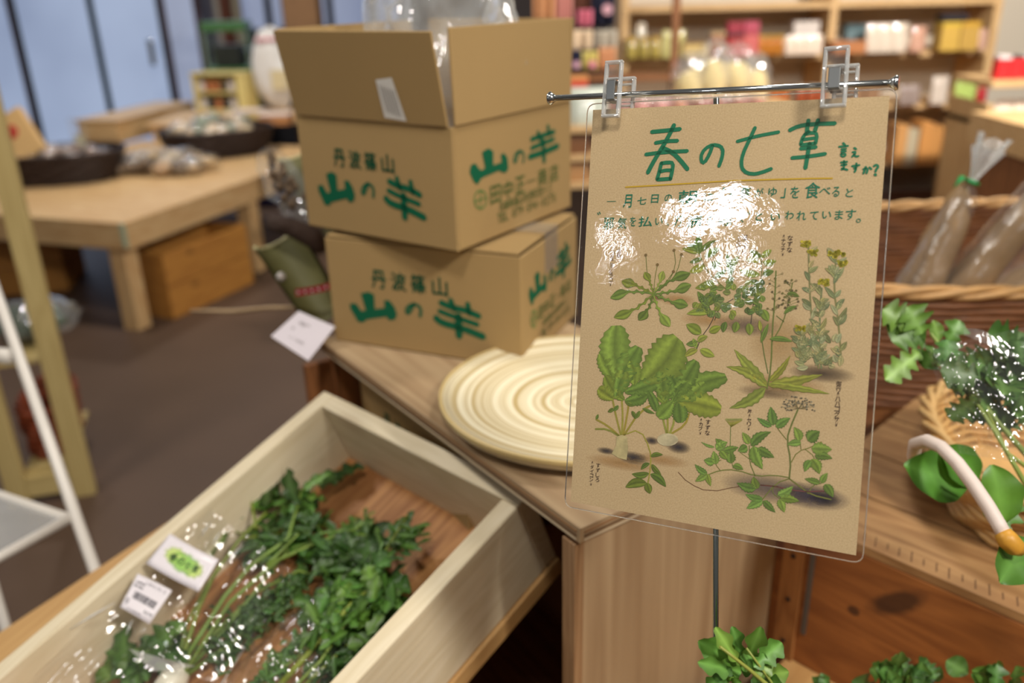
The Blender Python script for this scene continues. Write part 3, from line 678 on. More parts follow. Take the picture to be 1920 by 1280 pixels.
board(cab, 'inner_shelf', (CW/2-.01, CD_/2+.09, .806), (CW-.03, CD_-.212, .012), BROWNW, .001, 1)
board(cab, 'bottom_shelf', (CW/2-.01, CD_/2, .40), (CW-.03, CD_-.032, .012), BROWNW, .001, 1)
# far left wing panel of the cabinet, seen edge on beside the price card
wing = board(cab, 'side_board', (0, 0, 0), (.24, .012, .93), BROWNW, .001, 2)
wing.location = (.085, CD_+.0125, .465)

# ------------------------------------------------------------------ cartons
UP = dict(x=-.066, y=1.052, z=1.139, th=.612, L=.274, W=.281, H=.157)
UPo = V((UP['x'], UP['y'], UP['z'])); UPl = V((-cos(UP['th']), sin(UP['th']), 0)); UPr = V((sin(UP['th']), cos(UP['th']), 0))
LFL, LFH, RFW = UP['L'], UP['H'], UP['W']
def carton(name, x, y, z, th, L_, W_, H_, label, flaps='closed', sticker=False, prints=True):
    ex_ = V((-cos(th), sin(th), 0)); ey_ = V((sin(th), cos(th), 0))
    # local frame: origin at the near vertical edge, X = right/back going side, Y = left going side
    M = frame(V((x, y, z)), ey_, ex_, V((0, 0, 1)))
    r = empty(name, M=M, label=label, cat='cardboard box')
    t = .004; mb = MB()
    mb.box((W_/2, L_/2, t/2), (W_, L_, t)); mb.box((t/2, L_/2, H_/2), (t, L_, H_)); mb.box((W_-t/2, L_/2, H_/2), (t, L_, H_))
    mb.box((W_/2, t/2, H_/2), (W_-2*t, t, H_)); mb.box((W_/2, L_-t/2, H_/2), (W_-2*t, t, H_))
    part('carton_body', mb, CARD, r, bevel=.002)
    def flap(c0, c1, out, ang, ln, shr=.004):
        c0, c1, out = V(c0), V(c1), V(out); d = (out*sin(ang)+V((0, 0, 1))*cos(ang)); e = (c1-c0).normalized()
        n_ = e.cross(d).normalized()*.0035; q = [c0+e*shr, c1-e*shr, c1-e*shr+d*ln, c0+e*shr+d*ln]; m_ = MB()
        for v in q: m_.vert(v)
        for v in q: m_.vert(v+n_)
        for f_ in ((0, 1, 2, 3), (7, 6, 5, 4), (0, 4, 5, 1), (1, 5, 6, 2), (2, 6, 7, 3), (3, 7, 4, 0)): m_.face(*f_)
        return part('flap', m_, CARD, r, bevel=.001)
    Hh = H_+.001
    if flaps == 'open':
        flap((0, L_, Hh), (0, 0, Hh), (-1, 0, 0), .20, .112); flap((0, 0, Hh), (W_, 0, Hh), (0, -1, 0), -.03, .112)
        flap((W_, 0, Hh), (W_, L_, Hh), (1, 0, 0), .10, .112); flap((W_, L_, Hh), (0, L_, Hh), (0, 1, 0), .18, .112)
    else:
        ln = min(W_, L_)/2-.001
        flap((0, 0, Hh+.004), (0, L_, Hh+.004), (1, 0, 0), pi/2-.01, W_/2-.001); flap((W_, L_, Hh+.004), (W_, 0, Hh+.004), (-1, 0, 0), pi/2-.01, W_/2-.001)
        m_ = MB().box((W_/2, L_/2, Hh+.0092), (.05, L_, .0006)).box((W_/2, -.0006, Hh-.02), (.05, .0006, .06))
        part('packing_tape', m_, film('tape', .15, .06, 30, .3), r)
    if prints:
        D, E_ = MB(), MB()
        # long side print, traced as fractions of the long face (u from far left to near edge, v up)
        def lf(px, py):      # crop of the upper carton's left face
            p = hit(560+px/6.4, 260+py/6.4, UPo, UPr)-UPo-UPl*LFL; return (-p.dot(UPl)/LFL*L_, p.z/LFH*H_)
        def rf(px, py):
            p = hit(860+px/5.818, 220+py/5.818, UPo, UPl)-UPo; return (p.dot(UPr)/RFW*W_, p.z/LFH*H_)
        def P(mb_, pts, fn): tri_poly(mb_, [fn(*p) for p in pts])
        def K(mb_, pts, wd, fn): mb_.ribbon([fn(*p) for p in pts], wd*.000158*(L_/.28))
        A = MB()
        P(A, [(330, 420), (400, 395), (455, 430), (470, 620), (560, 600), (550, 500), (600, 500), (650, 580), (680, 680), (665, 750), (610, 765), (580, 715), (400, 760), (370, 800), (320, 795), (240, 620), (235, 560), (290, 550), (345, 650), (385, 640), (365, 560)][::-1], lf)
        for pts, wd in [([(835, 530), (815, 600), (785, 672), (762, 650), (768, 590), (812, 540), (868, 548), (905, 600), (898, 700)], 28), ([(1090, 510), (1200, 570), (1330, 600), (1460, 675)], 54), ([(1180, 470), (1220, 600)], 46), ([(1345, 515), (1372, 650)], 46), ([(1080, 620), (1220, 690), (1450, 785)], 46), ([(1050, 715), (1110, 780), (1300, 835), (1510, 945)], 62), ([(1262, 680), (1278, 945)], 66)]: K(A, pts, wd, lf)
        for ch, cx, cy in (('丹', 490, 228), ('波', 678, 250), ('篠', 862, 272), ('山', 1070, 298)):
            X, Y = lf(cx, cy); put(A, ch, X, Y, .0215*L_/.28, .0245*L_/.28, 0, off=.03)
        # place on the long face: plane x=0, u runs from far-left (y=L) to near edge
        def onto(mbsrc, f_):
            m2 = MB()
            for v in mbsrc.v: m2.vert(f_(v.x, v.y))
            m2.f = list(mbsrc.f); return m2
        part('long_side_print', onto(A, lambda u, v: V((-.0006, L_-u, v))), INK, r)['label'] = 'green brush lettering on the long side'
        B = MB(); C_ = MB()
        P(B, [(250, 380), (320, 335), (375, 370), (375, 520), (465, 490), (455, 410), (490, 385), (530, 440), (540, 560), (510, 605), (470, 600), (440, 580), (250, 660), (200, 735), (160, 700), (115, 600), (130, 520), (180, 500), (220, 560), (245, 580), (285, 550)][::-1], rf)
        for pts, wd in [([(650, 370), (640, 440), (610, 500), (595, 460), (620, 390), (670, 360), (715, 400), (700, 490)], 24), ([(790, 240), (900, 200), (1040, 155)], 42), ([(860, 160), (890, 245)], 38), ([(970, 95), (985, 190)], 42), ([(790, 335), (1035, 235)], 40), ([(770, 430), (920, 380), (1080, 310)], 52), ([(918, 255), (930, 475)], 52)]: K(B, pts, wd*1.1, rf)
        ring = [(235+68*cos(a*pi/8), 895+100*sin(a*pi/8)) for a in range(17)]
        K(C_, ring, 17, rf); K(C_, [(235, 815), (235, 975)], 14, rf); K(C_, [(180, 915), (290, 875)], 14, rf)
        for ch, cx, cy in (('田', 400, 838), ('中', 535, 785), ('正', 668, 738), ('一', 790, 690), ('商', 912, 645), ('店', 1035, 605)):
            X, Y = rf(cx, cy); put(C_, ch, X, Y, .0235*W_/.28, (.024 if ch != '一' else .004)*W_/.28, 0, off=.02)
        for i, ch in enumerate('兵庫県篠山市西町四十三'):
            X, Y = rf(465+i*53, 972-i*20.0); put(C_, ch, X, Y, .0105*W_/.28, .0125*W_/.28, 0, off=.015)
        for i, ch in enumerate('TEL 079-594-0275'):
            X, Y = rf(440+i*40, 1100-i*15.0)
            if ch != ' ': put(C_, ch, X, Y, .0075*W_/.28, (.0125 if ch != '-' else .002)*W_/.28, 0, off=.015)
        part('end_print', onto(B, lambda u, v: V((u, -.0006, v))), INK, r)['label'] = 'green brush lettering on the end'
        part('address_print', onto(C_, lambda u, v: V((u, -.0006, v))), INKL, r)['label'] = 'thin pale green address lettering'
    if sticker:
        d = V((-sin(.20), 0, cos(.20)))
        def stp(px, py):
            o_ = r_mw @ V((-.001, 0, Hh)); n_ = (r_mw.to_3x3() @ V((cos(.20), 0, sin(.20)))).normalized()
            p = r_mw.inverted() @ (hit(px, py, o_, n_)-n_*.003); return p
        r_mw = M
        m_ = MB(); ids = [m_.vert(stp(*q)) for q in ((707, 148), (737, 144), (765, 226), (724, 219))]; m_.face(*ids)
        st = part('price_sticker', m_, pmat('label_white', srgb(222, 218, 212), .55), r); st['label'] = 'white printed sticker on the raised flap'
        m_ = MB()
        for i in range(6):
            a = stp(716+i*5, 158+i*2)+V((-.0006, 0, 0)); b_ = stp(730+i*5, 208+i*2)+V((-.0006, 0, 0)); s_ = V((0, .0006, 0))
            ids = [m_.vert(a-s_), m_.vert(a+s_), m_.vert(b_+s_), m_.vert(b_-s_)]; m_.face(*ids)
        part('sticker_text', m_, pmat('grey_ink', srgb(110, 100, 96), .6), st)
    return r
carton('yam_carton', UP['x'], UP['y'], UP['z'], UP['th'], UP['L'], UP['W'], UP['H'], 'open cardboard yam box with raised flaps, on top of the stack', 'open', True)
carton('yam_carton', .014, 1.059, .9705, .413, .303, .221, .158, 'taped shut cardboard yam box standing on the plywood top below the open one')
c3 = CC+ER*.008+EL*.225
carton('yam_carton', c3.x, c3.y, .8125, .962, .285, .22, .126, 'cardboard yam box inside the plywood cabinet under its top')

# loose clear bag standing in the open carton
def crumple(mb, cx, r, amp, seed, nu=40, nv=26, cut=1.0, fr=3.2):
    def fn(u, v):
        th = pi*v*cut; ph = 2*pi*u; d = V((sin(th)*cos(ph), sin(th)*sin(ph), cos(th)))
        k = 1+amp*noise.noise(d*fr+V((seed, 0, 0)))+amp*.45*noise.noise(d*fr*2.6+V((0, seed, 0)))
        return V(cx)+V((d.x*r[0], d.y*r[1], d.z*r[2]))*k
    return mb.grid(fn, nu, nv)
cb = UPo+UPl*(LFL*.45)+UPr*(RFW*.5)
bg = part('plastic_bag', crumple(MB(), (0, 0, .22), (.105, .08, .215), .38, 3.3, 56, 40), film('loose_bag_film', .07, .22, 18, .5), smooth=True)
bg.location = (cb.x+.0, cb.y+.01, UP['z']+.02); bg.rotation_euler = (0, 0, -.6)
tag(bg, 'crumpled clear plastic bag sticking up out of the open yam box', 'plastic bag')

# round coiled bamboo plate
PLC = atz(1092, 737, .99)
pr = empty('bamboo_plate', (PLC.x, PLC.y, .9705), label='round pale coiled bamboo plate lying on the plywood top', cat='plate')
prof = [(.05, .0), (.155, .004), (.170, .012), (.1745, .021), (.1735, .0245), (.166, .0225)]
n_ = 26
for i in range(n_+1):
    r = .166*(1-i/n_); prof.append((max(r, .0005), .0075+.0145*(r/.166)**2+.00035*(i % 2)))
BAM, nt, N, L, b = new('coiled_bamboo'); b.inputs['Roughness'].default_value = .38
tc = N.new('ShaderNodeTexCoord'); sx = N.new('ShaderNodeSeparateXYZ'); L.new(tc.outputs['Object'], sx.inputs[0])
ln = N.new('ShaderNodeVectorMath'); ln.operation = 'LENGTH'; mp = N.new('ShaderNodeMapping'); mp.inputs['Scale'].default_value = (1, 1, 0)
L.new(tc.outputs['Object'], mp.inputs[0]); L.new(mp.outputs[0], ln.inputs[0])
no = N.new('ShaderNodeTexNoise'); no.inputs['Scale'].default_value = 5; L.new(tc.outputs['Object'], no.inputs['Vector'])
ma = N.new('ShaderNodeMath'); ma.operation = 'MULTIPLY_ADD'; ma.inputs[1].default_value = .012; L.new(no.outputs[0], ma.inputs[0]); L.new(ln.outputs['Value'], ma.inputs[2])
cx = N.new('ShaderNodeCombineXYZ'); mm = N.new('ShaderNodeMath'); mm.operation = 'MULTIPLY'; mm.inputs[1].default_value = 75; L.new(ma.outputs[0], mm.inputs[0]); L.new(mm.outputs[0], cx.inputs[0])
n3 = N.new('ShaderNodeTexNoise'); n3.noise_dimensions = '3D'; n3.inputs['Scale'].default_value = 1.6; n3.inputs['Detail'].default_value = 3; L.new(cx.outputs[0], n3.inputs['Vector'])
cr = N.new('ShaderNodeValToRGB'); cr.color_ramp.elements[0].position = .40; cr.color_ramp.elements[1].position = .56
cr.color_ramp.elements[0].color = srgb(188, 164, 112); cr.color_ramp.elements[1].color = srgb(240, 230, 200)
L.new(n3.outputs[0], cr.inputs[0]); L.new(cr.outputs[0], b.inputs['Base Color'])
bp = N.new('ShaderNodeBump'); bp.inputs['Strength'].default_value = .2; bp.inputs['Distance'].default_value = .001; L.new(n3.outputs[0], bp.inputs['Height']); L.new(bp.outputs[0], b.inputs['Normal'])
part('dish', MB().lathe(prof, seg=96), BAM, pr, smooth=True)
part('rim', MB().lathe([(.1725, .0195), (.1752, .0205), (.1752, .0245), (.1735, .0255), (.171, .0245)], seg=96, cap=False), pmat('bamboo_rim', srgb(208, 182, 124), .5), pr)

# ------------------------------------------------------------------ sloping herb tray
D1 = V((.655, .67, .35)).normalized(); D2 = V((.713, -.701, .007)); D2 = (D2-D1*D2.dot(D1)).normalized(); DN = D2.cross(D1).normalized()
TO = atd(608, 732, 1.2); TM = frame(TO, D2, -D1, DN)      # local X right, Y towards the front, Z up from the board
if TM.determinant() < 0: TM = frame(TO, D2, D1, DN); SY = -1
else: SY = 1
TW, TL_, TH, TT = .397, .62, .115, .024
TI = TM.inverted()
def tp(px, py, h):        # pixel -> tray local point h above the tray floor
    o_ = TO-DN*(.100-h); p = hit(px, py, o_, DN); q = TI @ p; return q
YD_ = (TI @ (TO-D1)).y    # sign of the "towards the front" direction in local Y
tray = empty('herb_tray', M=TM, label='sloping pale pine tray holding bags of fresh herbs', cat='wooden tray')
Ym = YD_*TL_/2
board(tray, 'left_side', (TT/2, Ym, -TH/2), (TT, TL_, TH), PINE, .002)
board(tray, 'right_side', (TW-TT/2, Ym+YD_*TT/2, -TH/2), (TT, TL_-TT, TH), PINE, .002)
board(tray, 'back_side', (TW/2+TT/2, YD_*TT/2, -TH/2+.0005), (TW-TT-.0005, TT, TH), PINE, .002)
board(tray, 'front_side', (TW/2, YD_*(TL_-TT/2), -TH/2), (TW-2*TT-.001, TT, TH-.03), PINE, .002)
board(tray, 'tray_floor', (TW/2, Ym, -.106), (TW-2*TT, TL_-2*TT, .010), CEDAR, .001)
for i, (x, y) in enumerate([(TT/2, .013), (TT/2, .05), (TW-TT/2, .05)]):
    pass
tb = empty('display_board', M=TM, label='tan wooden board under the pale herb tray, showing along its left edge', cat='board')
def skew(mb, pts, z0, z1): return mb.prism(pts, z0, z1)
pts = [(-.150, YD_*.0), (-.152, YD_*.2), (-.255, YD_*.66), (TW+.003, YD_*.66), (TW+.004, YD_*.0)]
if YD_ > 0: pts = pts[::-1]
part('board_plank', skew(MB(), pts, -.139, -.1165), TANB(1), tb, bevel=.0015)
for x, y in ((-.06, .08), (-.12, .6), (.30, .6)):
    p = TM @ V((x, YD_*y, -.1395)); q = TI @ V((p.x, p.y, 0))
    part('leg', MB().tube([V((x, YD_*y, -.1395)), q], .018, 4), BROWNW(2), tb)

# herbs: traced leaf by leaf on the tray, h = height over the tray floor
def herb_bunch(name, label, stems, leaves, fills=(), extra=None):
    r = empty(name, M=TM, label=label, cat='herbs', group='herb bunches in the tray')
    mb = MB()
    for pts, w_ in stems:
        q = [tp(x, y, h) for x, y, h in pts]; q = [q[0]]+[a.lerp(b, t) for a, b in zip(q, q[1:]) for t in (.5, 1)]
        k = len(q); mb.cur = gcol((128, 160, 66), .12); mb.tube(q, [w_*.8*(1-.5*i/(k-1)) for i in range(k)], 6)
    part('stems', mb, LEAF, r, smooth=True)
    mb = MB()
    for bx, by, bh, tx, ty, th_, w_, lobes, col in leaves:
        leaf(mb, tp(bx, by, bh), tp(tx, ty, th_), w_*1.1, (random.uniform(-.4, .4), random.uniform(-.3, .3), 1), gcol(col, .2), lobes, .55 if lobes else 0, random.uniform(-.3, .4), random.uniform(.1, .6), cup=2)
    for x0, y0, x1, y1, wd, n, L_, w_, lobes, col, h0, h1 in fills:
        for i in range(n):
            t = random.random(); s_ = random.gauss(0, .45)
            x = x0+(x1-x0)*t+s_*wd*(-(y1-y0))/sqrt((x1-x0)**2+(y1-y0)**2); y = y0+(y1-y0)*t+s_*wd*((x1-x0))/sqrt((x1-x0)**2+(y1-y0)**2)
            h = random.uniform(h0, h1); a = tp(x, y, h); an = random.uniform(0, 6.28); l_ = L_*random.uniform(.6, 1.3)
            b_ = a+V((cos(an)*l_, sin(an)*l_, random.uniform(-.3, .5)*l_)); b_.z = max(b_.z, -.096)
            leaf(mb, a, b_, w_*random.uniform(.7, 1.3), (random.uniform(-.5, .5), random.uniform(-.5, .5), 1), gcol(col, .25), lobes, .5 if lobes else 0, random.uniform(-.2, .4), .4, n=9, cup=1)
    part('leaves', mb, LEAF, r, smooth=True)
    return r
G1, G2, G3 = (66, 116, 40), (50, 92, 34), (88, 136, 52)
st1 = [([(330, 1262, .02), (420, 1120, .035), (470, 1060, .04), (540, 1010, .04), (566, 918, .05)], .0042), ([(345, 1262, .02), (430, 1130, .035), (520, 1050, .035), (600, 1015, .03), (690, 985, .02)], .004),
       ([(335, 1265, .015), (390, 1200, .02), (480, 1110, .02), (560, 1070, .02), (600, 1080, .012)], .0032), ([(350, 1265, .015), (440, 1200, .015), (520, 1130, .012), (560, 1078, .012)], .0034),
       ([(335, 1255, .02), (372, 1140, .04), (400, 1080, .045), (450, 1010, .045), (500, 960, .05)], .0042), ([(330, 1255, .02), (350, 1170, .035), (390, 1090, .04)], .003), ([(345, 1265, .015), (430, 1170, .02), (540, 1030, .03), (640, 1000, .02)], .003),
       ([(450, 1010, .045), (520, 1000, .03), (600, 985, .03)], .002), ([(480, 990, .045), (470, 930, .055), (476, 890, .065)], .0024), ([(420, 985, .03), (450, 1000, .035), (500, 985, .04)], .0022),
       ([(340, 1262, .02), (400, 1190, .012), (470, 1150, .012), (540, 1120, .008)], .0026), ([(500, 1060, .04), (530, 1030, .04), (560, 1000, .045)], .0026)]
lv1 = [(470, 925, .05, 480, 872, .08, .020, 0, G1), (560, 945, .05, 535, 876, .07, .030, 0, G2), (566, 922, .05, 620, 885, .05, .022, 0, G3), (575, 935, .05, 612, 938, .03, .030, 0, G3), (600, 915, .03, 640, 880, .02, .036, 0, G2), (630, 905, .02, 682, 872, .02, .036, 0, G2),
       (500, 950, .05, 500, 890, .05, .026, 3, G2), (475, 945, .04, 428, 935, .05, .022, 0, G1), (470, 960, .04, 412, 965, .04, .016, 3, G1), (455, 955, .05, 478, 920, .06, .016, 0, G3), (520, 930, .045, 505, 895, .05, .022, 0, G2),
       (560, 960, .04, 600, 985, .03, .026, 0, G1), (590, 960, .04, 562, 920, .04, .016, 0, G3), (540, 1010, .03, 590, 1040, .02, .030, 3, G1), (600, 1020, .025, 665, 1010, .02, .026, 4, G1), (590, 1035, .02, 640, 1050, .012, .026, 3, G1), (640, 1000, .02, 700, 980, .01, .022, 4, G3), (560, 1055, .02, 570, 1105, .008, .026, 0, G2), (640, 1012, .02, 690, 1040, .008, .02, 3, G2),
       (350, 1010, .045, 395, 1010, .05, .030, 0, (104, 140, 60)), (380, 1055, .03, 430, 1000, .045, .036, 0, (96, 132, 58)),
       (215, 1270, .02, 218, 1140, .04, .030, 6, G3), (240, 1290, .02, 232, 1170, .04, .028, 6, G1), (270, 1240, .03, 330, 1180, .04, .040, 3, G1), (300, 1230, .03, 350, 1165, .04, .034, 3, G3), (260, 1270, .02, 255, 1215, .03, .036, 3, G3), (210, 1275, .02, 190, 1250, .03, .03, 3, G3), (330, 1240, .03, 290, 1190, .04, .03, 3, G2),
       (445, 945, .045, 402, 948, .05, .02, 3, G1), (430, 1010, .03, 395, 985, .035, .018, 3, G2)]
fl1 = [(400, 1230, 560, 1090, 34, 420, .013, .007, 2, (52, 92, 36), .004, .026), (470, 1040, 600, 960, 36, 150, .020, .012, 2, G2, .01, .04), (420, 960, 560, 930, 24, 70, .02, .013, 2, G1, .02, .05), (600, 1010, 690, 985, 20, 60, .018, .006, 2, G3, .005, .03), (250, 1260, 330, 1200, 30, 60, .022, .016, 2, G1, .01, .03), (570, 1060, 640, 1030, 20, 40, .02, .012, 2, G2, .005, .02)]
hb = herb_bunch('herb_bunch', 'bunch of long stemmed green herbs inside the labelled bag on the left of the tray', st1, lv1, fl1)
st2 = [([(520, 1290, .03), (600, 1200, .04), (660, 1130, .045), (712, 1090, .05)], .0048), ([(540, 1300, .03), (600, 1240, .035), (640, 1180, .035), (700, 1120, .04)], .003), ([(480, 1290, .02), (560, 1230, .025), (610, 1180, .03)], .0026),
       ([(690, 1090, .045), (730, 1020, .05), (765, 965, .055)], .0026), ([(560, 1295, .03), (650, 1210, .03), (720, 1140, .03)], .003)]
lv2 = [(640, 1080, .03, 600, 1060, .04, .030, 0, G2), (650, 1110, .03, 585, 1120, .03, .034, 0, G2), (660, 1060, .04, 655, 1000, .04, .034, 0, G2), (690, 1070, .045, 690, 1010, .045, .036, 0, G2), (700, 1080, .05, 740, 1040, .05, .03, 3, G1), (720, 1090, .04, 770, 1110, .03, .034, 0, G1), (700, 1110, .04, 750, 1140, .03, .032, 3, G2),
       (650, 1040, .03, 640, 1005, .03, .026, 0, G2), (620, 1130, .03, 578, 1160, .02, .03, 0, G2), (680, 1140, .04, 640, 1100, .05, .03, 4, G3), (700, 1100, .05, 690, 1060, .06, .022, 3, G3), (640, 1150, .03, 610, 1120, .04, .028, 3, G1), (720, 1150, .03, 745, 1180, .02, .026, 0, G2), (700, 1180, .03, 740, 1190, .02, .028, 0, G2), (680, 1180, .03, 700, 1235, .02, .028, 3, G1), (660, 1290, .02, 715, 1200, .03, .028, 4, (96, 132, 70)), (640, 1300, .02, 690, 1230, .03, .03, 0, (96, 132, 70)),
       (750, 1010, .05, 785, 1000, .05, .014, 0, G1), (757, 990, .05, 775, 955, .055, .012, 0, G2), (752, 1000, .05, 730, 985, .05, .012, 0, G1), (745, 1020, .05, 790, 1030, .045, .014, 0, G1)]
fl2 = [(590, 1170, 740, 1110, 60, 190, .024, .016, 2, G1, .01, .05), (600, 1270, 720, 1190, 40, 170, .02, .010, 2, (56, 100, 40), .008, .035), (700, 1050, 780, 990, 20, 70, .02, .008, 2, G1, .03, .055), (490, 1280, 580, 1190, 16, 110, .016, .007, 2, G1, .01, .03), (620, 1060, 700, 1020, 26, 60, .03, .022, 0, G2, .01, .04), (630, 1040, 680, 1060, 30, 60, .024, .02, 0, G2, .01, .04)]
herb_bunch('herb_bunch', 'dark leafy herb bunch at the right side of the tray, rising out of its wrap', st2, lv2, fl2)
# small white radish showing at the bottom of the left bag
rd = empty('radish', M=TM, label='small white radish at the bottom edge inside the labelled herb bag', cat='radish')
p0, p1 = tp(345, 1248, .018), tp(285, 1330, .016); q = [p0.lerp(p1, t) for t in (0, .12, .3, .6, .85, 1)]
part('root', MB().tube(q, [.006, .013, .0165, .016, .01, .003], 14), pmat('radish_white', srgb(226, 220, 200), .35, coat=.3), rd, smooth=True)
M_ = MB(); M_.cur = gcol((140, 168, 80), .05); M_.tube([p0.lerp(p1, .02), tp(352, 1225, .024)], [.006, .004], 8); part('stem_stub', M_, LEAF, rd, smooth=True)

# clear bags over the bunches
def herb_bag(label, cor, hgt, seed, hs=(.004,)*4, am=.011):
    r = empty('herb_bag', M=TM, label=label, cat='plastic bag')
    A, B, C_, D_ = [tp(x, y, h) for (x, y), h in zip(cor, hs)]
    def fn(u, v):
        p = A.lerp(B, u).lerp(D_.lerp(C_, u), v)
        e = (sin(pi*u)**.45)*(.35+.65*sin(pi*min(1, v*.85+.12))**.5)
        p.z += hgt*e
        n1 = noise.noise(V((u*5+seed, v*4, seed)))+.7*abs(noise.noise(V((u*13+v*3, v*3+seed, 1))))+.6*abs(noise.noise(V((u*7-v*6, v*7+seed, 5))))
        p.z += n1*am*(.4+.6*e); p.x += am*.3*noise.noise(V((u*7, v*6, seed+4)))
        p.z = max(p.z, -.0985); return p
    part('film', MB().grid(fn, 70, 90), FILM, r, smooth=True)
    return r, fn
r1, fn1 = herb_bag('clear cellophane herb bag with two white labels on the left of the tray', [(372, 948), (560, 1082), (430, 1400), (20, 1290)], .030, 2.2, (.082, .004, .004, .060))
M_ = MB(); q_ = [tp(x, y, h) for x, y, h in [(242, 1216, .055), (300, 1232, .06), (366, 1248, .05), (330, 1256, .045), (285, 1258, .05)]]
ids = [M_.vert(p) for p in q_]; M_.face(*ids); fl_ = part('flap_glint', M_, film('flap_glint_film', .12, .45, 30, .3), r1); fl_['label'] = 'folded film flap whitened as a highlight'  # the flap's highlight is put into its whitened film
M_ = MB(); M_.tube([tp(x, y, h) for x, y, h in [(560, 1084, .006), (515, 1140, .008), (470, 1195, .007), (410, 1290, .008), (380, 1350, .006)]], .0011, 6); part('edge_glint', M_, film('glint_film', .1, .35, 60, .4), r1, smooth=True)  # milky tube along the film edge, whitened to draw its glint line
M_ = MB()
for a_, b_ in (((352, 985, .085), (375, 952, .088)), ((378, 1004, .08), (396, 978, .082)), ((398, 1022, .075), (414, 996, .078)), ((424, 1058, .06), (456, 1020, .062)), ((236, 1190, .07), (250, 1160, .074)), ((130, 1180, .09), (215, 1130, .092))): M_ = MB(); M_.tube([tp(*a_), tp(*a_).lerp(tp(*b_), .5)+V((0, 0, .001)), tp(*b_)], [.0006, .0022, .0006], 6, flat=.4); part('crease_glint', M_, bpy.data.materials['glint_film'], r1, smooth=True)  # small creases in whitened film, drawn as glare streaks on the bag
def sticker(parent, name, cor, h, bend, label, mat):
    q = [tp(x, y, hh) for (x, y), hh in zip(cor, h)]
    def fn(u, v):
        p = q[0].lerp(q[1], u).lerp(q[3].lerp(q[2], u), v); p.z += bend*sin(pi*u)
        return p
    o = part(name, MB().grid(fn, 12, 6), mat, parent, smooth=True); o['label'] = label; s_ = o.modifiers.new('s', 'SOLIDIFY'); s_.thickness = .0004; s_.offset = -1
    return o, fn
LW = pmat('sticker_white', srgb(226, 218, 222), .35, coat=.2)
o1, sf1 = sticker(r1, 'name_label', [(319, 1000), (410, 1049), (372, 1109), (274, 1056)], (.105, .086, .080, .102), -.004, 'white label with a green splash and the herb set name', LW)
o2, sf2 = sticker(r1, 'price_label', [(258, 1075), (323, 1107), (280, 1170), (225, 1138)], (.104, .086, .078, .100), .0015, 'white price label with a barcode', LW)
def onlab(fn, parent, name, mb, mat, dz=.0008, W=1, H=1):
    m2 = MB()
    for v, c in zip(mb.v, mb.c): m2.vert(fn(v.x, 1-v.y)+V((0, 0, dz)), c)
    m2.f = list(mb.f); return part(name, m2, mat, parent)
M_ = MB()
def blob(mb, x, y, rx, ry, c_, a):
    n = len(mb.v); mb.vert((x, y, 0), c_[:3]+(a,))
    for j, f_ in ((0, .6), (1, 1)):
        for k in range(20):
            w_ = 1+.12*sin(k*2.7)*f_; mb.vert((x+rx*f_*w_*cos(k*pi/10), y+ry*f_*w_*sin(k*pi/10), 0), c_[:3]+(a*(.95 if j == 0 else 0),))
    for k in range(20):
        k2 = (k+1) % 20; mb.face(n, n+1+k, n+1+k2); mb.face(n+1+k, n+21+k, n+21+k2, n+1+k2)
for x, y, rx, ry, c_ in [(.3, .56, .2, .26, (196, 216, 120)), (.7, .46, .2, .26, (196, 216, 120)), (.5, .5, .3, .3, (150, 198, 92))]: blob(M_, x, y, rx, ry, srgb(*c_), .95)
onlab(sf1, o1, 'green_splash', M_, vcol_mat('wash2', .5, .05, alpha=True), .0006)
M_ = MB()
for i, ch in enumerate('春の七草'): put(M_, ch, .29+i*.145, .5, .115, .2, 0, off=.02)
onlab(sf1, o1, 'label_text', M_, pmat('dark_ink', srgb(28, 56, 30), .5), .0011)
M_ = MB()
for i, ch in enumerate('七草セット①'): put(M_, ch, .38+i*.1, .87, .075, .09, 0, off=.01)
for j in range(2):
    for i, ch in enumerate('兵庫県産' if j == 0 else '要冷蔵品'): put(M_, ch, .12+i*.07, .80-j*.11, .055, .07, 0, off=.02)
x = .2
while x < .88:
    w_ = random.choice((.006, .012, .018)); tri_poly(M_, [(x, .36), (x+w_, .36), (x+w_, .56), (x, .56)]); x += w_+random.choice((.006, .012))
for i, ch in enumerate('¥698'): put(M_, ch, .72+i*.07, .2, .05, .09, 0, off=.02)
for i, ch in enumerate('たんば直売所'): put(M_, ch, .25+i*.08, .07, .06, .06, 0, off=.01)
M_.ribbon([(.08, .30), (.16, .30), (.16, .16), (.08, .16), (.08, .30)], .018); M_.ribbon([(.10, .23), (.15, .23)], .015)
onlab(sf2, o2, 'label_text', M_, pmat('black_ink', srgb(60, 56, 64), .5))
herb_bag('clear cellophane wrap slipped down the right herb bunch', [(560, 1150), (690, 1135), (700, 1400), (380, 1330)], .034, 7.7, am=.008)

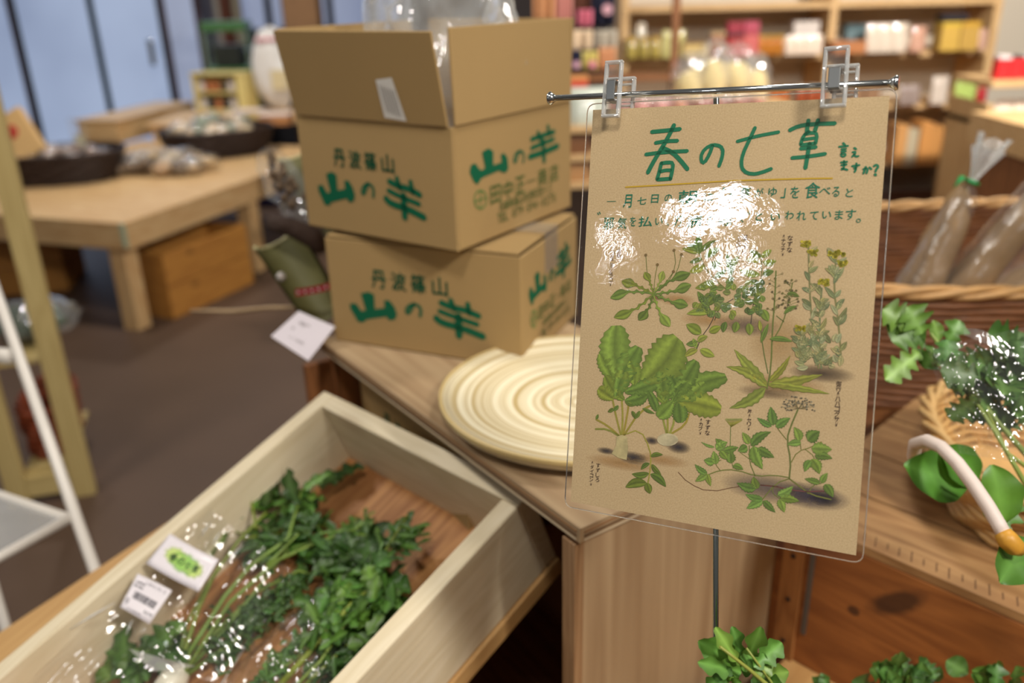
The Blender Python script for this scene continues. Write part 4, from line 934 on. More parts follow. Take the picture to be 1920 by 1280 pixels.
# ------------------------------------------------------------------ right side: crate, baskets, vegetables
KU = V((.69, -.724, 0)).normalized(); KV = V((.724, .69, 0)).normalized(); KO = V((.322, .882, 0))
KM = frame(KO, KU, KV, V((0, 0, 1)))
def knotwood(name, spots, base, axis=0):
    m = wood(name, *base, axis, 13, .0).copy(); m.name = name; nt = m.node_tree; N, L = nt.nodes, nt.links
    b = N['Principled BSDF']; src = b.inputs['Base Color'].links[0].from_socket; tc = N.new('ShaderNodeTexCoord')
    no = N.new('ShaderNodeTexNoise'); no.inputs['Scale'].default_value = 30; L.new(tc.outputs['Object'], no.inputs['Vector'])
    for x, z, rx, rz, a, col in spots:
        mp = N.new('ShaderNodeMapping'); mp.vector_type = 'TEXTURE'; mp.inputs['Location'].default_value = (x, 0, z)
        mp.inputs['Rotation'].default_value = (0, a, 0); mp.inputs['Scale'].default_value = (rx, 10, rz)
        L.new(tc.outputs['Object'], mp.inputs[0]); ln = N.new('ShaderNodeVectorMath'); ln.operation = 'LENGTH'; L.new(mp.outputs[0], ln.inputs[0])
        ad = N.new('ShaderNodeMath'); ad.operation = 'MULTIPLY_ADD'; ad.inputs[1].default_value = .8; L.new(no.outputs[0], ad.inputs[0]); L.new(ln.outputs['Value'], ad.inputs[2])
        mr = N.new('ShaderNodeMapRange'); mr.inputs[1].default_value = 1.0; mr.inputs[2].default_value = 1.5; mr.inputs[3].default_value = .85; mr.inputs[4].default_value = 0; L.new(ad.outputs[0], mr.inputs[0])
        mx = N.new('ShaderNodeMix'); mx.data_type = 'RGBA'; mx.inputs[7].default_value = col; L.new(mr.outputs[0], mx.inputs[0]); L.new(src, mx.inputs[6]); src = mx.outputs[2]
    L.new(src, b.inputs['Base Color']); return m
CRB = (srgb(168, 106, 52), srgb(118, 66, 28))
crate = empty('wooden_crate', M=KM, label='amber knotty wooden crate turned over as a plinth right of the plywood cabinet', cat='crate')
DKN = srgb(58, 32, 18)
KW = knotwood('knotty_board', [(-.118, .058, .038, .015, -.75, DKN), (-.165, .018, .008, .007, 0, DKN), (-.10, -.03, .014, .03, .2, srgb(96, 54, 26)), (.08, .02, .02, .012, 0, DKN)], CRB)
fp = board(crate, 'front_panel', (.27, .008, .742), (.54, .014, .198), lambda a: KW, .002)
for i, (v0, w_) in enumerate(((.0, .10), (.102, .105), (.209, .115), (.326, .11))):
    board(crate, 'top_plank', (.268, v0+w_/2, .847), (.548, w_-.002, .012), CRTOP, .001)
board(crate, 'left_panel', (.006, .22, .742), (.012, .41, .198), CRATE, .001)
board(crate, 'right_panel', (.534, .22, .742), (.012, .41, .198), CRATE, .001)
board(crate, 'back_panel', (.27, .43, .742), (.516, .012, .198), CRATE, .001)
board(crate, 'corner_batten', (.026, -.001, .742), (.028, .006, .198), CRATE, .001, 2)
board(crate, 'metal_strip', (.049, -.0005, .752), (.006, .003, .12), pmat('dull_zinc', (.16, .15, .14, 1), .5, .6), .0005)
for z in (.67, .735, .80):
    part('nail', MB().lathe([(.003, 0), (.0035, .001), (.002, .002)], seg=10), pmat('nail_iron', (.05, .04, .04, 1), .4, .8), crate).matrix_local = frame(V((.026, -.0035, z)), V((1, 0, 0)), V((0, 0, 1)), V((0, -1, 0)))
for i in range(16):
    x = .085+i*.0135; o = part('saw_mark', MB().box((0, 0, 0), (.0012, .012+.004*(i % 3), .0004)), pmat('saw_cut', srgb(86, 58, 36), .8), crate)
    o.location = (x, .016+.001*(i % 2), .8532); o.rotation_euler = (0, 0, .35)
# lower table under the crate
lt = empty('lower_table', M=KM, label='low plain wooden table carrying the amber crate and loose greens', cat='table')
board(lt, 'tabletop', (.34, -.12, .632), (.62, .96, .02), TANB, .002)
for x in (.06, .62):
    for y in (-.56, .32): board(lt, 'leg', (x, y, .311), (.05, .05, .622), TANB, .002)

def basket(name, label, loc, rz, rx, ry, h, rows, mat, rim, flare=.9, ex=2.0, r=.004, stakes=40, M=None, cat='basket', zrim=.008, seg=None):
    root = empty(name, M=M, label=label, cat=cat) if M is not None else empty(name, loc, rz, label, cat)
    def P(a, k, off=0):
        c, s_ = cos(a), sin(a); q = (abs(c)**ex+abs(s_)**ex)**(-1/ex); return V((c*q*(rx*k+off), s_*q*(ry*k+off), 0))
    seg = seg or stakes*2
    mb = MB()
    for i in range(rows):
        z = h*(i+.5)/rows; k = flare+(1-flare)*z/h; n = seg
        pts = [P(2*pi*j/n, k, r*.8*cos(pi*(j+i)*stakes/n*1.0+pi*i)) + V((0, 0, z+random.uniform(-.08, .08)*r)) for j in range(n+1)]
        mb.tube(pts, h/rows*.52, 5, cap=False)
    part('weave', mb, mat, root, smooth=True)
    mb = MB()
    for j in range(stakes):
        a = 2*pi*(j+.5)/stakes; mb.tube([P(a, flare, -r*.3)+V((0, 0, 0)), P(a, 1, -r*.3)+V((0, 0, h))], r*.55, 4)
    part('stakes', mb, mat, root); mb = MB()
    for s0 in (0, 2.1, 4.2):
        pts = []
        for j in range(seg*2+1):
            a = 2*pi*j/(seg*2); pts.append(P(a, 1.0, zrim*.75*cos(a*stakes*.33+s0)) + V((0, 0, h+zrim*.3+zrim*.6*sin(a*stakes*.33+s0))))
        mb.tube(pts, zrim*.55, 5, cap=False)
    part('braided_rim', mb, rim, root, smooth=True)
    mb = MB(); n = len(mb.v); pts = [P(2*pi*j/48, flare*.99)+V((0, 0, .004)) for j in range(48)]
    mb.prism([(p.x, p.y) for p in pts], .001, .006); part('base', mb, mat, root)
    return root
WIC = pmat('brown_wicker', srgb(120, 74, 40), .55, var=.35, scale=30)
WICR = pmat('wicker_rim', srgb(190, 146, 92), .5, var=.25, scale=30)
WICD = pmat('dark_wicker', srgb(52, 36, 28), .55, var=.3, scale=20)
WICP = pmat('pale_wicker', srgb(206, 166, 108), .5, var=.3, scale=40)
BC = (.90, 1.485)
basket('wicker_basket', 'large brown wicker basket full of bagged burdock roots, behind the poster on the right', (BC[0], BC[1], .802), .05, .46, .27, .203, 17, WIC, WICR, .93, 3.6, .004, 44, zrim=.011)
bs = empty('brown_crate', (BC[0], BC[1], 0), .05, 'dark brown wooden crate standing under the large wicker basket', 'crate')
for k, (c_, d) in enumerate([((0, -.26, .40), (.84, .015, .78)), ((0, .26, .40), (.84, .015, .78)), ((-.42, 0, .40), (.015, .50, .78)), ((.42, 0, .40), (.015, .50, .78)), ((0, 0, .795), (.86, .54, .011))]): board(bs, 'side_panel' if k < 4 else 'top_panel', c_, d, BROWNW, .001)

# bagged burdock
def flare_bag(mb, base, d, r0, ln, seed, petals=18):
    d = V(d).normalized(); u = d.orthogonal().normalized(); w_ = d.cross(u)
    def fn(a, t):
        an = 2*pi*a; R_ = r0+ln*.62*t**1.1*(.65+.35*cos(an*2+seed)); z = ln*t*(1+.18*cos(an*3+seed))
        R_ *= 1+.22*sin(an*petals)*(.3+t*.7)
        return V(base)+d*z+(u*cos(an)+w_*sin(an))*R_
    return mb.grid(fn, 90, 10)
BUR = pmat('burdock_skin', srgb(134, 104, 66), .6, var=.35, scale=24, bump=.3)
MILKF = film('milky_film', .22, .03, 20, .3)
RUFF = film('ruffled_film', .16, .28, 20, .4)
GRB = pmat('green_band', srgb(20, 140, 70), .45)
def burdock(b0, t0, r0, r1, label, tied=True, stub=False):
    b0, t0 = V(b0), V(t0); d = (t0-b0).normalized()
    r = empty('bagged_burdock', b0, 0, label, 'vegetable'); s_ = (d.cross(V((0, 0, 1)))).normalized()
    for k, (o_, f_) in enumerate(((-.42, .98), (.40, .86))):
        mb = MB(); n = 10; pts = [s_*r0*o_*(1-.5*i/n)+(t0-b0)*(i/n*f_)+s_*.003*sin(i*1.7+k) for i in range(n+1)]
        mb.tube(pts, [r0*.66*(1-.42*i/n)*(1+.05*sin(i*2.3)) for i in range(n)]+[r1*.4], 14)
        part('root', mb, BUR, r, smooth=True)
    mb = MB(); k = 14; pts = [(t0-b0)*(i/k) for i in range(k+1)]
    prev = []
    def fn(u, v):
        an = 2*pi*u; R_ = (r0*1.12*(1-v)+r1*v*1.2) if v < .93 else r1*1.1*(1-(v-.93)/.07*.65)
        R_ *= 1+.08*noise.noise(V((u*6, v*9, r0*90))); w2 = d.cross(s_)
        return (t0-b0)*v+(s_*cos(an)*1.1+w2*sin(an)*.75)*R_
    part('plastic_sleeve', MB().grid(fn, 28, 30), MILKF, r, smooth=True)
    if tied:
        tp_ = t0-b0
        part('film_ruffle', flare_bag(MB(), tp_+d*.004, d+V((.1, 0, .25)), .005, .062, b0.x*9), RUFF, r, smooth=True)
        ring = [tp_+d*.003+(s_*cos(a*pi/6)+d.cross(s_)*sin(a*pi/6))*.0095 for a in range(13)]
        part('green_tie', MB().tube(ring, .0032, 6, cap=False).tube([tp_+V((-.006, 0, .004)), tp_+V((-.02, -.01, .014)), tp_+V((-.032, -.012, -.002))], [.004, .006, .001], 6, flat=.3), GRB, r, smooth=True)
    return r
burdock(atd(1690, 605, 1.39), atd(1820, 345, 1.32), .043, .017, 'burdock roots in a clear sleeve knotted with a green tie, left in the basket')
burdock(atd(1755, 605, 1.37), atd(1985, 330, 1.24), .046, .034, 'thick burdock roots in a sleeve leaning right across the large basket', tied=False)
burdock(atd(1850, 580, 1.45), atd(2060, 440, 1.40), .037, .030, 'burdock roots lying low at the right edge inside the large basket', tied=False)

# small pale basket with a white handle
bc = atz(1908, 935, .86)
ax_ = (atz(1745, 800, .9)-atz(1893, 1050, .9)); az_ = atan2(ax_.y, ax_.x)
hb_ = basket('handled_basket', 'small pale wicker basket with a white arched handle on the amber crate', (bc.x+.008, bc.y+.004, .854), az_, .155, .112, .085, 9, WICP, WICP, .8, 2.3, .0045, 26, zrim=.009)
hbM = (Matrix.Translation(hb_.location) @ Matrix.Rotation(az_, 4, 'Z')).inverted()
hp = [(1724, 884, .86), (1713, 855, .845), (1716, 832, .83), (1738, 826, .81), (1765, 838, .795), (1795, 868, .775), (1825, 908, .76), (1852, 948, .75), (1872, 982, .742), (1886, 1008, .737)]
part('handle', MB().tube([hbM @ atd(*p) for p in hp], .0063, 12), pmat('white_handle', srgb(214, 198, 188), .5, var=.08, scale=60), hb_, smooth=True)['label'] = 'white tube handle'
part('handle_binding', MB().tube([hbM @ atd(*p) for p in [(1880, 998, .739), (1888, 1010, .736), (1902, 1024, .736), (1912, 1030, .74)]], [.0075, .009, .0085, .006], 12), pmat('raffia', srgb(196, 142, 50), .45, var=.3, scale=90), hb_, smooth=True)['label'] = 'orange raffia binding'

def greens(name, label, stems, leaves, cat='vegetable', colst=(150, 176, 90)):
    o_ = atd(*stems[0][0][0]) if stems else atd(*leaves[0][:3]); r = empty(name, o_, 0, label, cat)
    if stems:
        mb = MB()
        for pts, w_ in stems:
            q = [atd(*p)-o_ for p in pts]; q = [q[0]]+[a.lerp(b, t) for a, b in zip(q, q[1:]) for t in (.5, 1)]; k = len(q)
            mb.cur = gcol(colst, .1); mb.tube(q, [w_*.5*(1-.45*i/(k-1)) for i in range(k)], 7)
        part('stems', mb, LEAF, r, smooth=True)
    for bx, by, bd, tx, ty, td, w_, lobes, col, up in leaves:
        mb = MB(); leaf(mb, atd(bx, by, bd)-o_, atd(tx, ty, td)-o_, w_, up, gcol(col, .1), lobes, .72, random.uniform(-.1, .25), random.uniform(.15, .4), n=24, cup=.5)
        part('leaf', mb, LEAF, r, smooth=True)
    return r
CAMV = (0, -.8, .6)
greens('turnip_greens', 'broad rounded turnip leaves spilling from the small handled basket',
    [([(1925, 1050, .76), (1895, 1010, .765), (1878, 985, .77), (1860, 930, .78)], .006), ([(1925, 1060, .77), (1860, 930, .80), (1800, 895, .80)], .005)],
    [(1815, 912, .83, 1697, 872, .82, .064, 0, (78, 142, 46), CAMV), (1835, 905, .83, 1768, 838, .82, .048, 0, (84, 150, 52), CAMV), (1880, 985, .77, 1862, 872, .765, .056, 0, (84, 148, 54), CAMV), (1926, 1010, .76, 1874, 1092, .73, .05, 0, (66, 128, 50), CAMV), (1875, 1000, .77, 1900, 930, .78, .03, 3, (70, 136, 46), CAMV)])
lv = [(1700, 610, .86, 1655, 580, .86, .040, 3, (88, 140, 60), CAMV), (1712, 615, .86, 1672, 640, .86, .045, 3, (80, 132, 56), CAMV), (1730, 625, .86, 1700, 575, .86, .042, 3, (84, 136, 58), CAMV), (1735, 640, .87, 1690, 625, .87, .04, 3, (60, 108, 40), CAMV),
      (1725, 660, .85, 1660, 712, .84, .030, 4, (104, 158, 68), CAMV), (1760, 640, .87, 1750, 600, .87, .02, 0, (90, 140, 60), CAMV), (1778, 640, .87, 1800, 600, .87, .028, 2, (84, 140, 56), CAMV), (1750, 650, .86, 1735, 690, .85, .03, 3, (64, 116, 44), CAMV), (1770, 660, .87, 1790, 700, .86, .04, 3, (90, 136, 70), CAMV)]
for i in range(46):
    x, y = random.uniform(1775, 1960), random.uniform(650, 800)
    if y > 700+(x-1775)*.95: continue
    an = random.uniform(2.2, 5.0); L_ = random.uniform(40, 80)
    lv.append((x, y, .84+random.uniform(-.03, .03), x+L_*cos(an), y+L_*sin(an)*.9, .84+random.uniform(-.03, .03), random.uniform(.028, .046), random.choice((3, 4)), random.choice([(66, 116, 46), (84, 132, 66), (54, 98, 38)]), CAMV))
greens('bagged_greens', 'bagged rocket-like greens sprawling over the small handled basket',
    [([(1940, 870, .82), (1870, 790, .83), (1800, 700, .85), (1745, 625, .86)], .006), ([(1930, 920, .80), (1860, 800, .82), (1790, 690, .85)], .005), ([(1940, 820, .84), (1880, 740, .84), (1830, 660, .86)], .005), ([(1960, 900, .81), (1890, 850, .81), (1850, 770, .83)], .005)], lv)
FILM3 = film('cellophane_soft', .08, .02, 10, .12)
fb = empty('greens_bag', atd(1850, 720, .8), 0, 'open clear bag wrapped around the bagged greens on the right', 'plastic bag'); fo = atd(1850, 720, .8)
fc = [atd(1738, 655, .82), atd(1975, 600, .80), atd(2000, 880, .76), atd(1800, 850, .78)]
def ff(u, v):
    p = fc[0].lerp(fc[1], u).lerp(fc[3].lerp(fc[2], u), v); n_ = .012*noise.noise(V((u*5, v*6, 3)))+.008*abs(noise.noise(V((u*11, v*7, 9))))
    return p-fo+(CP-p).normalized()*(n_+.022*sin(pi*u))
part('film', MB().grid(ff, 50, 50), FILM3, fb, smooth=True)
edge = [atd(1808, 628, .80), atd(1850, 645, .79), atd(1890, 668, .785), atd(1935, 672, .78)]
def fe(u, v): 
    p = edge[0].lerp(edge[1], min(1, u*3)) if u < .333 else (edge[1].lerp(edge[2], u*3-1) if u < .667 else edge[2].lerp(edge[3], u*3-2)); return p-fo+V((0, .008, .010))*v*sin(pi*min(1, u+.15))
part('film_edge', MB().grid(fe, 24, 4), FILM2, fb, smooth=True)

# in-focus greens below the poster and darker ones further right, on a low crate just under the frame
gc = empty('greens_crate', (.17, .40, .642), 0, 'plain wooden box below the poster holding the fresh greens', 'crate')
for c_, d in [((0, -.1, .14), (.32, .012, .28)), ((0, .1, .14), (.32, .012, .28)), ((-.155, 0, .14), (.012, .188, .28)), ((.155, 0, .14), (.012, .188, .28)), ((0, 0, .006), (.30, .188, .012))]: board(gc, 'side_panel', c_, d, TANB, .001)
def mg(cx, cy, d, sc, n, col, rows):
    lv = []
    for bx, by, tx, ty, w_, lob in rows:
        lv.append((cx+bx*sc, cy+by*sc, d+.01+random.uniform(-.012, .012), cx+tx*sc, cy+ty*sc, d+random.uniform(-.015, .01), w_, lob, col[random.randrange(len(col))], CAMV))
    return lv
GL = [(92, 152, 62), (82, 140, 54), (104, 160, 72), (66, 122, 44)]
rows = [(20, 30, -86, -32, .022, 4), (-10, 8, -52, -60, .013, 2), (0, 0, -18, -62, .012, 2), (10, 5, 40, -60, .016, 2), (25, 20, 82, -30, .018, 3), (0, 30, -88, 10, .015, 3), (30, 40, 96, 30, .016, 3), (10, 30, 20, -20, .014, 2),
        (20, 45, 60, 60, .016, 3), (-5, 35, -60, 45, .016, 2), (0, 50, -40, 80, .016, 2), (35, 45, 92, 70, .016, 2), (15, 20, 46, -8, .016, 3), (-20, 20, -70, 62, .014, 3), (5, 12, -30, -28, .014, 2), (28, 30, 64, 10, .014, 2)]
greens('rocket_greens', 'sharp bright green lobed leaves rising at the bottom edge below the poster', [([(1480, 1330, .57), (1440, 1285, .57), (1405, 1255, .565), (1350, 1212, .56)], .0036), ([(1490, 1340, .58), (1440, 1270, .575), (1400, 1215, .57)], .0026)], mg(1390, 1232, .572, .92, 0, GL, rows))
def pile(cx, cy, d, sx, sy, n, size):
    lv = []
    for i in range(n):
        x, y = cx+random.gauss(0, .45)*sx, cy+abs(random.gauss(0, .5))*sy; an = random.uniform(3.3, 6.1); L_ = random.uniform(30, 52)
        lv.append((x, y, d+random.uniform(-.02, .02), x+L_*cos(an), y+L_*sin(an), d+random.uniform(-.02, .02), size*random.uniform(.7, 1.2), random.choice((0, 2, 3)), random.choice([(70, 122, 50), (60, 110, 44), (52, 96, 40)]), CAMV))
    return lv
greens('loose_greens', 'darker heap of greens at the bottom edge in front of the knotty crate panel', [([(1740, 1330, .88), (1700, 1280, .88), (1660, 1250, .88)], .004)], pile(1690, 1262, .88, 90, 70, 26, .026))
greens('loose_greens', 'small dark sprig of greens in the bottom right corner', [([(1900, 1330, .86), (1870, 1270, .86)], .003)], pile(1872, 1268, .86, 40, 60, 9, .022))
greens('loose_greens', 'tiny tuft of greens at the bottom edge between the rocket leaves and the crate', [([(1560, 1330, .9), (1552, 1290, .9)], .003)], pile(1552, 1290, .9, 16, 30, 5, .014))

# ------------------------------------------------------------------ display shelves on the right
SY_ = 4.2
sx0, sx1, sx2 = aty(1172, 60, SY_).x, aty(1556, 100, SY_).x, aty(1848, 150, SY_).x
shz = [aty(1400, 8, SY_).z-.012, aty(1556, 100, SY_).z-.012, aty(1600, 197, SY_).z-.012, aty(1740, 302, SY_).z-.012]
un = empty('shelf_unit', ((sx0+sx2)/2, SY_+.15, 0), 0, 'pale pine shelf unit of two bays against the rear wall, stocked with jars and bags', 'shelf')
cxu = (sx0+sx2)/2
for x in (sx0, sx1, sx2): board(un, 'upright', (x-cxu, 0, .9), (.035, .30, 1.8), SHELFW, .002)
for a, b_, bay in ((sx0, sx1, 0), (sx1, sx2, 1)):
    for z in shz: board(un, 'shelf', ((a+b_)/2-cxu, 0, z), (b_-a-.037, .30, .026), SHELFW, .002)
    board(un, 'back_board', ((a+b_)/2-cxu, .165, .95), (b_-a-.037, .012, 1.7), WALLM, .0)
    board(un, 'plinth_panel', ((a+b_)/2-cxu, -.10, shz[3]*.5-.06), (b_-a-.037, .02, shz[3]-.16), pmat('plinth_brown', srgb(84, 50, 30), .6), .001)
CM = {}
def cm(r, g, b, ro=.5):
    return pmat('paint_%d_%d_%d_%d' % (r, g, b, ro*10), srgb(r, g, b), ro)
def jar(loc, h, r, fill, lid, label, group=None):
    o = empty('jar', loc, 0, label, 'jar', group)
    part('glass_body', MB().lathe([(r*.9, 0), (r, .006), (r, h*.74), (r*.75, h*.84), (r*.75, h*.86)], seg=16), fill, o, smooth=True)
    part('lid', MB().lathe([(r*.8, h*.84), (r*.82, h*.86), (r*.82, h), (r*.5, h*1.005)], seg=16), lid, o)
    return o
def pack(loc, w_, d_, h, m, label, group=None, rz=0, name='packet', m2=None, tilt=0):
    """a filled pouch: pillow body and a crimped header"""
    o = empty(name, loc, rz, label, 'packet', group)
    def fn(u, v):
        an = 2*pi*u; e = (1-v)**.5 if v > .02 else .9
        return V((cos(an)*w_/2*(1-.08*v), sin(an)*d_/2*max(.06, e), v*h))+V((0, 0, 0))
    if m.name.startswith('paint'): m = pmat('glossy_'+m.name, tuple(m.node_tree.nodes['Principled BSDF'].inputs['Base Color'].default_value), .18, coat=.5, bump=.5, scale=22)
    part('pouch', MB().grid(fn, 16, 8), m, o, smooth=True)
    part('label', MB().box((0, -d_*.36, h*.42), (w_*.55, .004, h*.3)), m2 or cm(220, 210, 196), o).rotation_euler = (-.18, 0, 0)
    return o
def cart(loc, d, m, label, group=None, rz=0, name='gift_box', lidm=None, cat='box'):
    o = empty(name, loc, rz, label, cat, group)
    part('box_body', MB().box((0, 0, d[2]*.42), (d[0], d[1], d[2]*.84)), m, o, bevel=.003)
    part('lid', MB().box((0, 0, d[2]*.92), (d[0]*1.02, d[1]*1.02, d[2]*.16)), lidm or m, o, bevel=.003)
    return o
def sxp(px, py, sh, back=0): # point on shelf sh below a pixel column
    p = aty(px, py, SY_-.04+back); return (p.x, SY_-.04+back, shz[sh]+.014)
GL = lambda r, g, b: pmat('jar_%d_%d_%d' % (r, g, b), srgb(r, g, b), .12, coat=.6)
BRL = cm(110, 70, 40); WHL = cm(226, 214, 196); GOLD = cm(190, 150, 60)
for i, px in enumerate((1184, 1206, 1228)): jar(sxp(px, 90, 1), .095, .026, GL(176, 156, 82), GOLD, 'mustard coloured jar with a gold lid at the left end of the upper shelf', 'gold lidded jars at the left end of the upper shelf')
jar(sxp(1200, 70, 1, .10), .15, .03, GL(206, 200, 182), WHL, 'taller pale jar behind the mustard jars at the left end')
for i, px in enumerate((1252, 1272)): pack(sxp(px, 90, 1), .06, .04, .12, cm(196, 186, 120), 'pale green standing pouch beside the mustard jars', 'pale green pouches on the upper shelf')
cart(sxp(1300, 90, 1), (.11, .08, .07), cm(206, 176, 110), 'cream and tan gift box beside the pale green pouches', lidm=cm(130, 96, 56))
for px in (1338, 1352): jar(sxp(px, 90, 1), .11, .022, GL(150, 92, 60), cm(190, 160, 120), 'brown sauce jar left of the red boxes', 'brown jars left of the red boxes')
cart(sxp(1376, 88, 1), (.08, .07, .10), cm(168, 40, 40), 'red box with a dark top on the upper shelf', lidm=cm(70, 30, 36))
cart(sxp(1376, 60, 1)[:2]+(shz[1]+.115,), (.07, .06, .05), cm(150, 40, 56), 'small crimson box stacked on the red box')
cart(sxp(1404, 88, 1), (.07, .07, .11), cm(196, 96, 92), 'salmon pink box right of the red one', lidm=cm(168, 60, 72))
cart(sxp(1406, 60, 1)[:2]+(shz[1]+.125,), (.07, .06, .04), cm(176, 70, 90), 'pink tin stacked on the salmon box')
for px in (1428, 1444, 1460): jar(sxp(px, 88, 1), .09, .02, GL(190, 122, 50), GOLD, 'amber jar with a gold lid in the middle of the upper shelf', 'amber jars right of the pink box')
for px in (1480, 1498, 1516, 1532): pack(sxp(px, 88, 1), .05, .035, .085, cm(222, 200, 180), 'small cream packet near the middle upright', 'cream packets left of the middle upright')
cart(sxp(1508, 60, 1, .09), (.12, .06, .14), cm(206, 194, 186), 'pale grey carton behind the cream packets')
cart(sxp(1586, 92, 1), (.15, .10, .055), cm(176, 112, 66), 'low rust brown box right of the middle upright')
cart(sxp(1600, 70, 1, .12), (.10, .07, .12), cm(96, 116, 120), 'grey teal carton behind the rust brown box', lidm=cm(60, 84, 90))
for px in (1634, 1658, 1684): pack(sxp(px, 92, 1), .075, .05, .125, cm(214, 196, 178), 'off white standing pouch left of the yellow boxes', 'off white pouches on the right upper shelf')
pack(sxp(1718, 92, 1), .075, .05, .11, cm(196, 150, 128), 'pinkish brown pouch touching the yellow boxes')
cart(sxp(1770, 92, 1), (.085, .09, .125), cm(196, 158, 72), 'left one of the two mustard yellow boxes', lidm=cm(204, 170, 60))
cart(sxp(1806, 92, 1), (.085, .09, .125), cm(184, 146, 70), 'right one of the two mustard yellow boxes', lidm=cm(196, 150, 50))
cart(sxp(1783, 50, 1)[:2]+(shz[1]+.141,), (.12, .07, .035), cm(34, 28, 36), 'flat black box lying across the two yellow boxes')
pack(sxp(1838, 92, 1), .05, .04, .09, cm(190, 150, 130), 'small brownish packet right of the yellow boxes')
for px in (1450, 1468): jar(sxp(px, 190, 2), .10, .026, GL(186, 96, 30), cm(150, 120, 90), 'orange preserve jar on the middle shelf right of the wrapped breads', 'orange jars on the middle shelf')
for px in (1500, 1520, 1538): jar(sxp(px, 190, 2), .10, .024, GL(168, 80, 44), cm(206, 190, 170), 'rust coloured jar with a pale lid near the middle upright', 'rust coloured jars on the middle shelf')
for px in (1600, 1630): cart(sxp(px, 190, 2), (.07, .06, .08), cm(150, 112, 80), 'brown carton on the middle shelf behind the poster bar', 'brown cartons on the middle shelf')
for px in (1694, 1712): pack(sxp(px, 190, 2), .055, .04, .09, cm(150, 132, 124), 'grey brown packet on the middle shelf right of the poster', 'grey packets on the middle shelf')
pack(sxp(1758, 190, 2), .085, .05, .125, cm(206, 190, 176), 'whitish standing bag with a dark base on the middle shelf', m2=cm(60, 50, 50))
pack(sxp(1806, 190, 2), .11, .05, .115, cm(176, 196, 106), 'lime green and white bag on the middle shelf', m2=cm(224, 206, 180))
pack(sxp(1838, 190, 2), .05, .04, .07, cm(170, 40, 44), 'small red packet right of the lime green bag')
for i, (px, h, c_) in enumerate([(1676, .19, (206, 150, 90)), (1696, .17, (196, 180, 150)), (1720, .20, (214, 150, 84)), (1740, .18, (206, 146, 82)), (1758, .13, (190, 130, 70)), (1782, .19, (200, 160, 104)), (1804, .12, (190, 128, 70)), (1824, .14, (150, 116, 84))]):
    x, y, z = sxp(px, 290, 3); k = 'chopping_block'
    o = cart((x, y, z), (.055, .12, h), cm(*c_), ['broad amber', 'cream', 'tall orange', 'orange', 'short tan', 'light tan', 'low brown', 'greyish brown'][i]+' wooden block standing in the row on the bottom shelf', name=k, cat='wooden block')
# counter unit at the right edge with red boxes
rx0 = aty(1862, 150, 3.3).x
rs = empty('corner_shelf', (rx0+.35, 3.45, 0), 0, 'brown stepped corner shelf at the right edge with red boxes on top', 'shelf')
rz_ = [aty(1890, 152, 3.3).z, aty(1890, 228, 3.3).z]
for z in rz_: board(rs, 'shelf', (0, 0, z-.012), (.70, .30, .024), SHELFW, .002)
board(rs, 'upright', (-.34, 0, .5), (.02, .30, 1.0), SHELFW, .002); board(rs, 'upright', (.34, 0, .5), (.02, .30, 1.0), SHELFW, .002)
board(rs, 'lower_board', (0, -.01, .45), (.66, .27, .75), pmat('shelf_brown', srgb(150, 104, 66), .6), .002)
def rp(px, py, Y=3.38): return aty(px, py, Y).x
for i, px in enumerate((1874, 1898, 1922)): cart((rp(px, 140), 3.38, rz_[0]+.001), (.047, .05, .085), cm(206, 36, 40), 'red box with a white and black top at the right edge', 'red boxes on the corner shelf', lidm=cm(214, 200, 200) if i != 1 else cm(46, 30, 34))
for i, px in enumerate((1872, 1886, 1908, 1926)):
    z0 = rz_[1]; pack((rp(px, 210), 3.38, z0+.001), .045, .04, .07, cm(236, 216, 196), 'small white packet on the lower corner shelf', 'white packets on the lower corner shelf')
bx_ = aty(1895, 275, 2.6); ds_ = empty('display_counter', (2.0, 2.75, 0), 0, 'pale wooden counter at the right edge behind the burdock', 'counter')
board(ds_, 'counter_top', (0, 0, bx_.z), (.8, .5, .10), SHELFW, .002); board(ds_, 'counter_body', (0, .02, bx_.z/2-.026), (.74, .44, bx_.z-.052), BROWNW, .002)
# wrapped breads on a table behind the poster
bt = empty('bread_table', (.71, 3.25, 0), 0, 'wooden counter table behind the poster carrying wrapped breads', 'table'); BZ = aty(1340, 205, 3.2).z
board(bt, 'tabletop', (0, 0, BZ-.012), (.74, .5, .024), TABLEW, .002)
for x in (-.33, .33):
    for y in (-.21, .21): board(bt, 'leg', (x, y, (BZ-.024)/2), (.05, .05, BZ-.024), TABLEW, .002)
def wrapped(loc, w_, h, c_, label, group, seed, d_=.10):
    o = empty('wrapped_bread', loc, seed*.4 % .6-.3, label, 'bread', group)
    part('loaf', MB().ball((0, 0, h*.36), (w_*.44, d_*.42, h*.36), 12, 8, .25, seed), cm(*c_, .7), o, smooth=True)
    part('wrapper', crumple(MB(), (0, 0, h*.5), (w_*.52, d_*.5, h*.5), .22, seed+.5, 24, 16), FILMB, o, smooth=True)
    return o
FILMB = film('bread_wrap', .08, .10, 14, .3)
FILMS = film('packet_wrap', .07, .05, 10, .4)
for i, (px, py, w_, h) in enumerate([(1296, 150, .12, .16), (1336, 150, .13, .19), (1378, 150, .12, .18), (1414, 150, .10, .15)]):
    p = aty(px, py, 3.24); wrapped((p.x, 3.24, BZ+.001), w_*1.2, h*1.25, (206, 184, 124), 'tall pale yellow bread in a shiny clear wrapper above the poster bar', 'pale breads in a row above the poster bar', i+1.3)
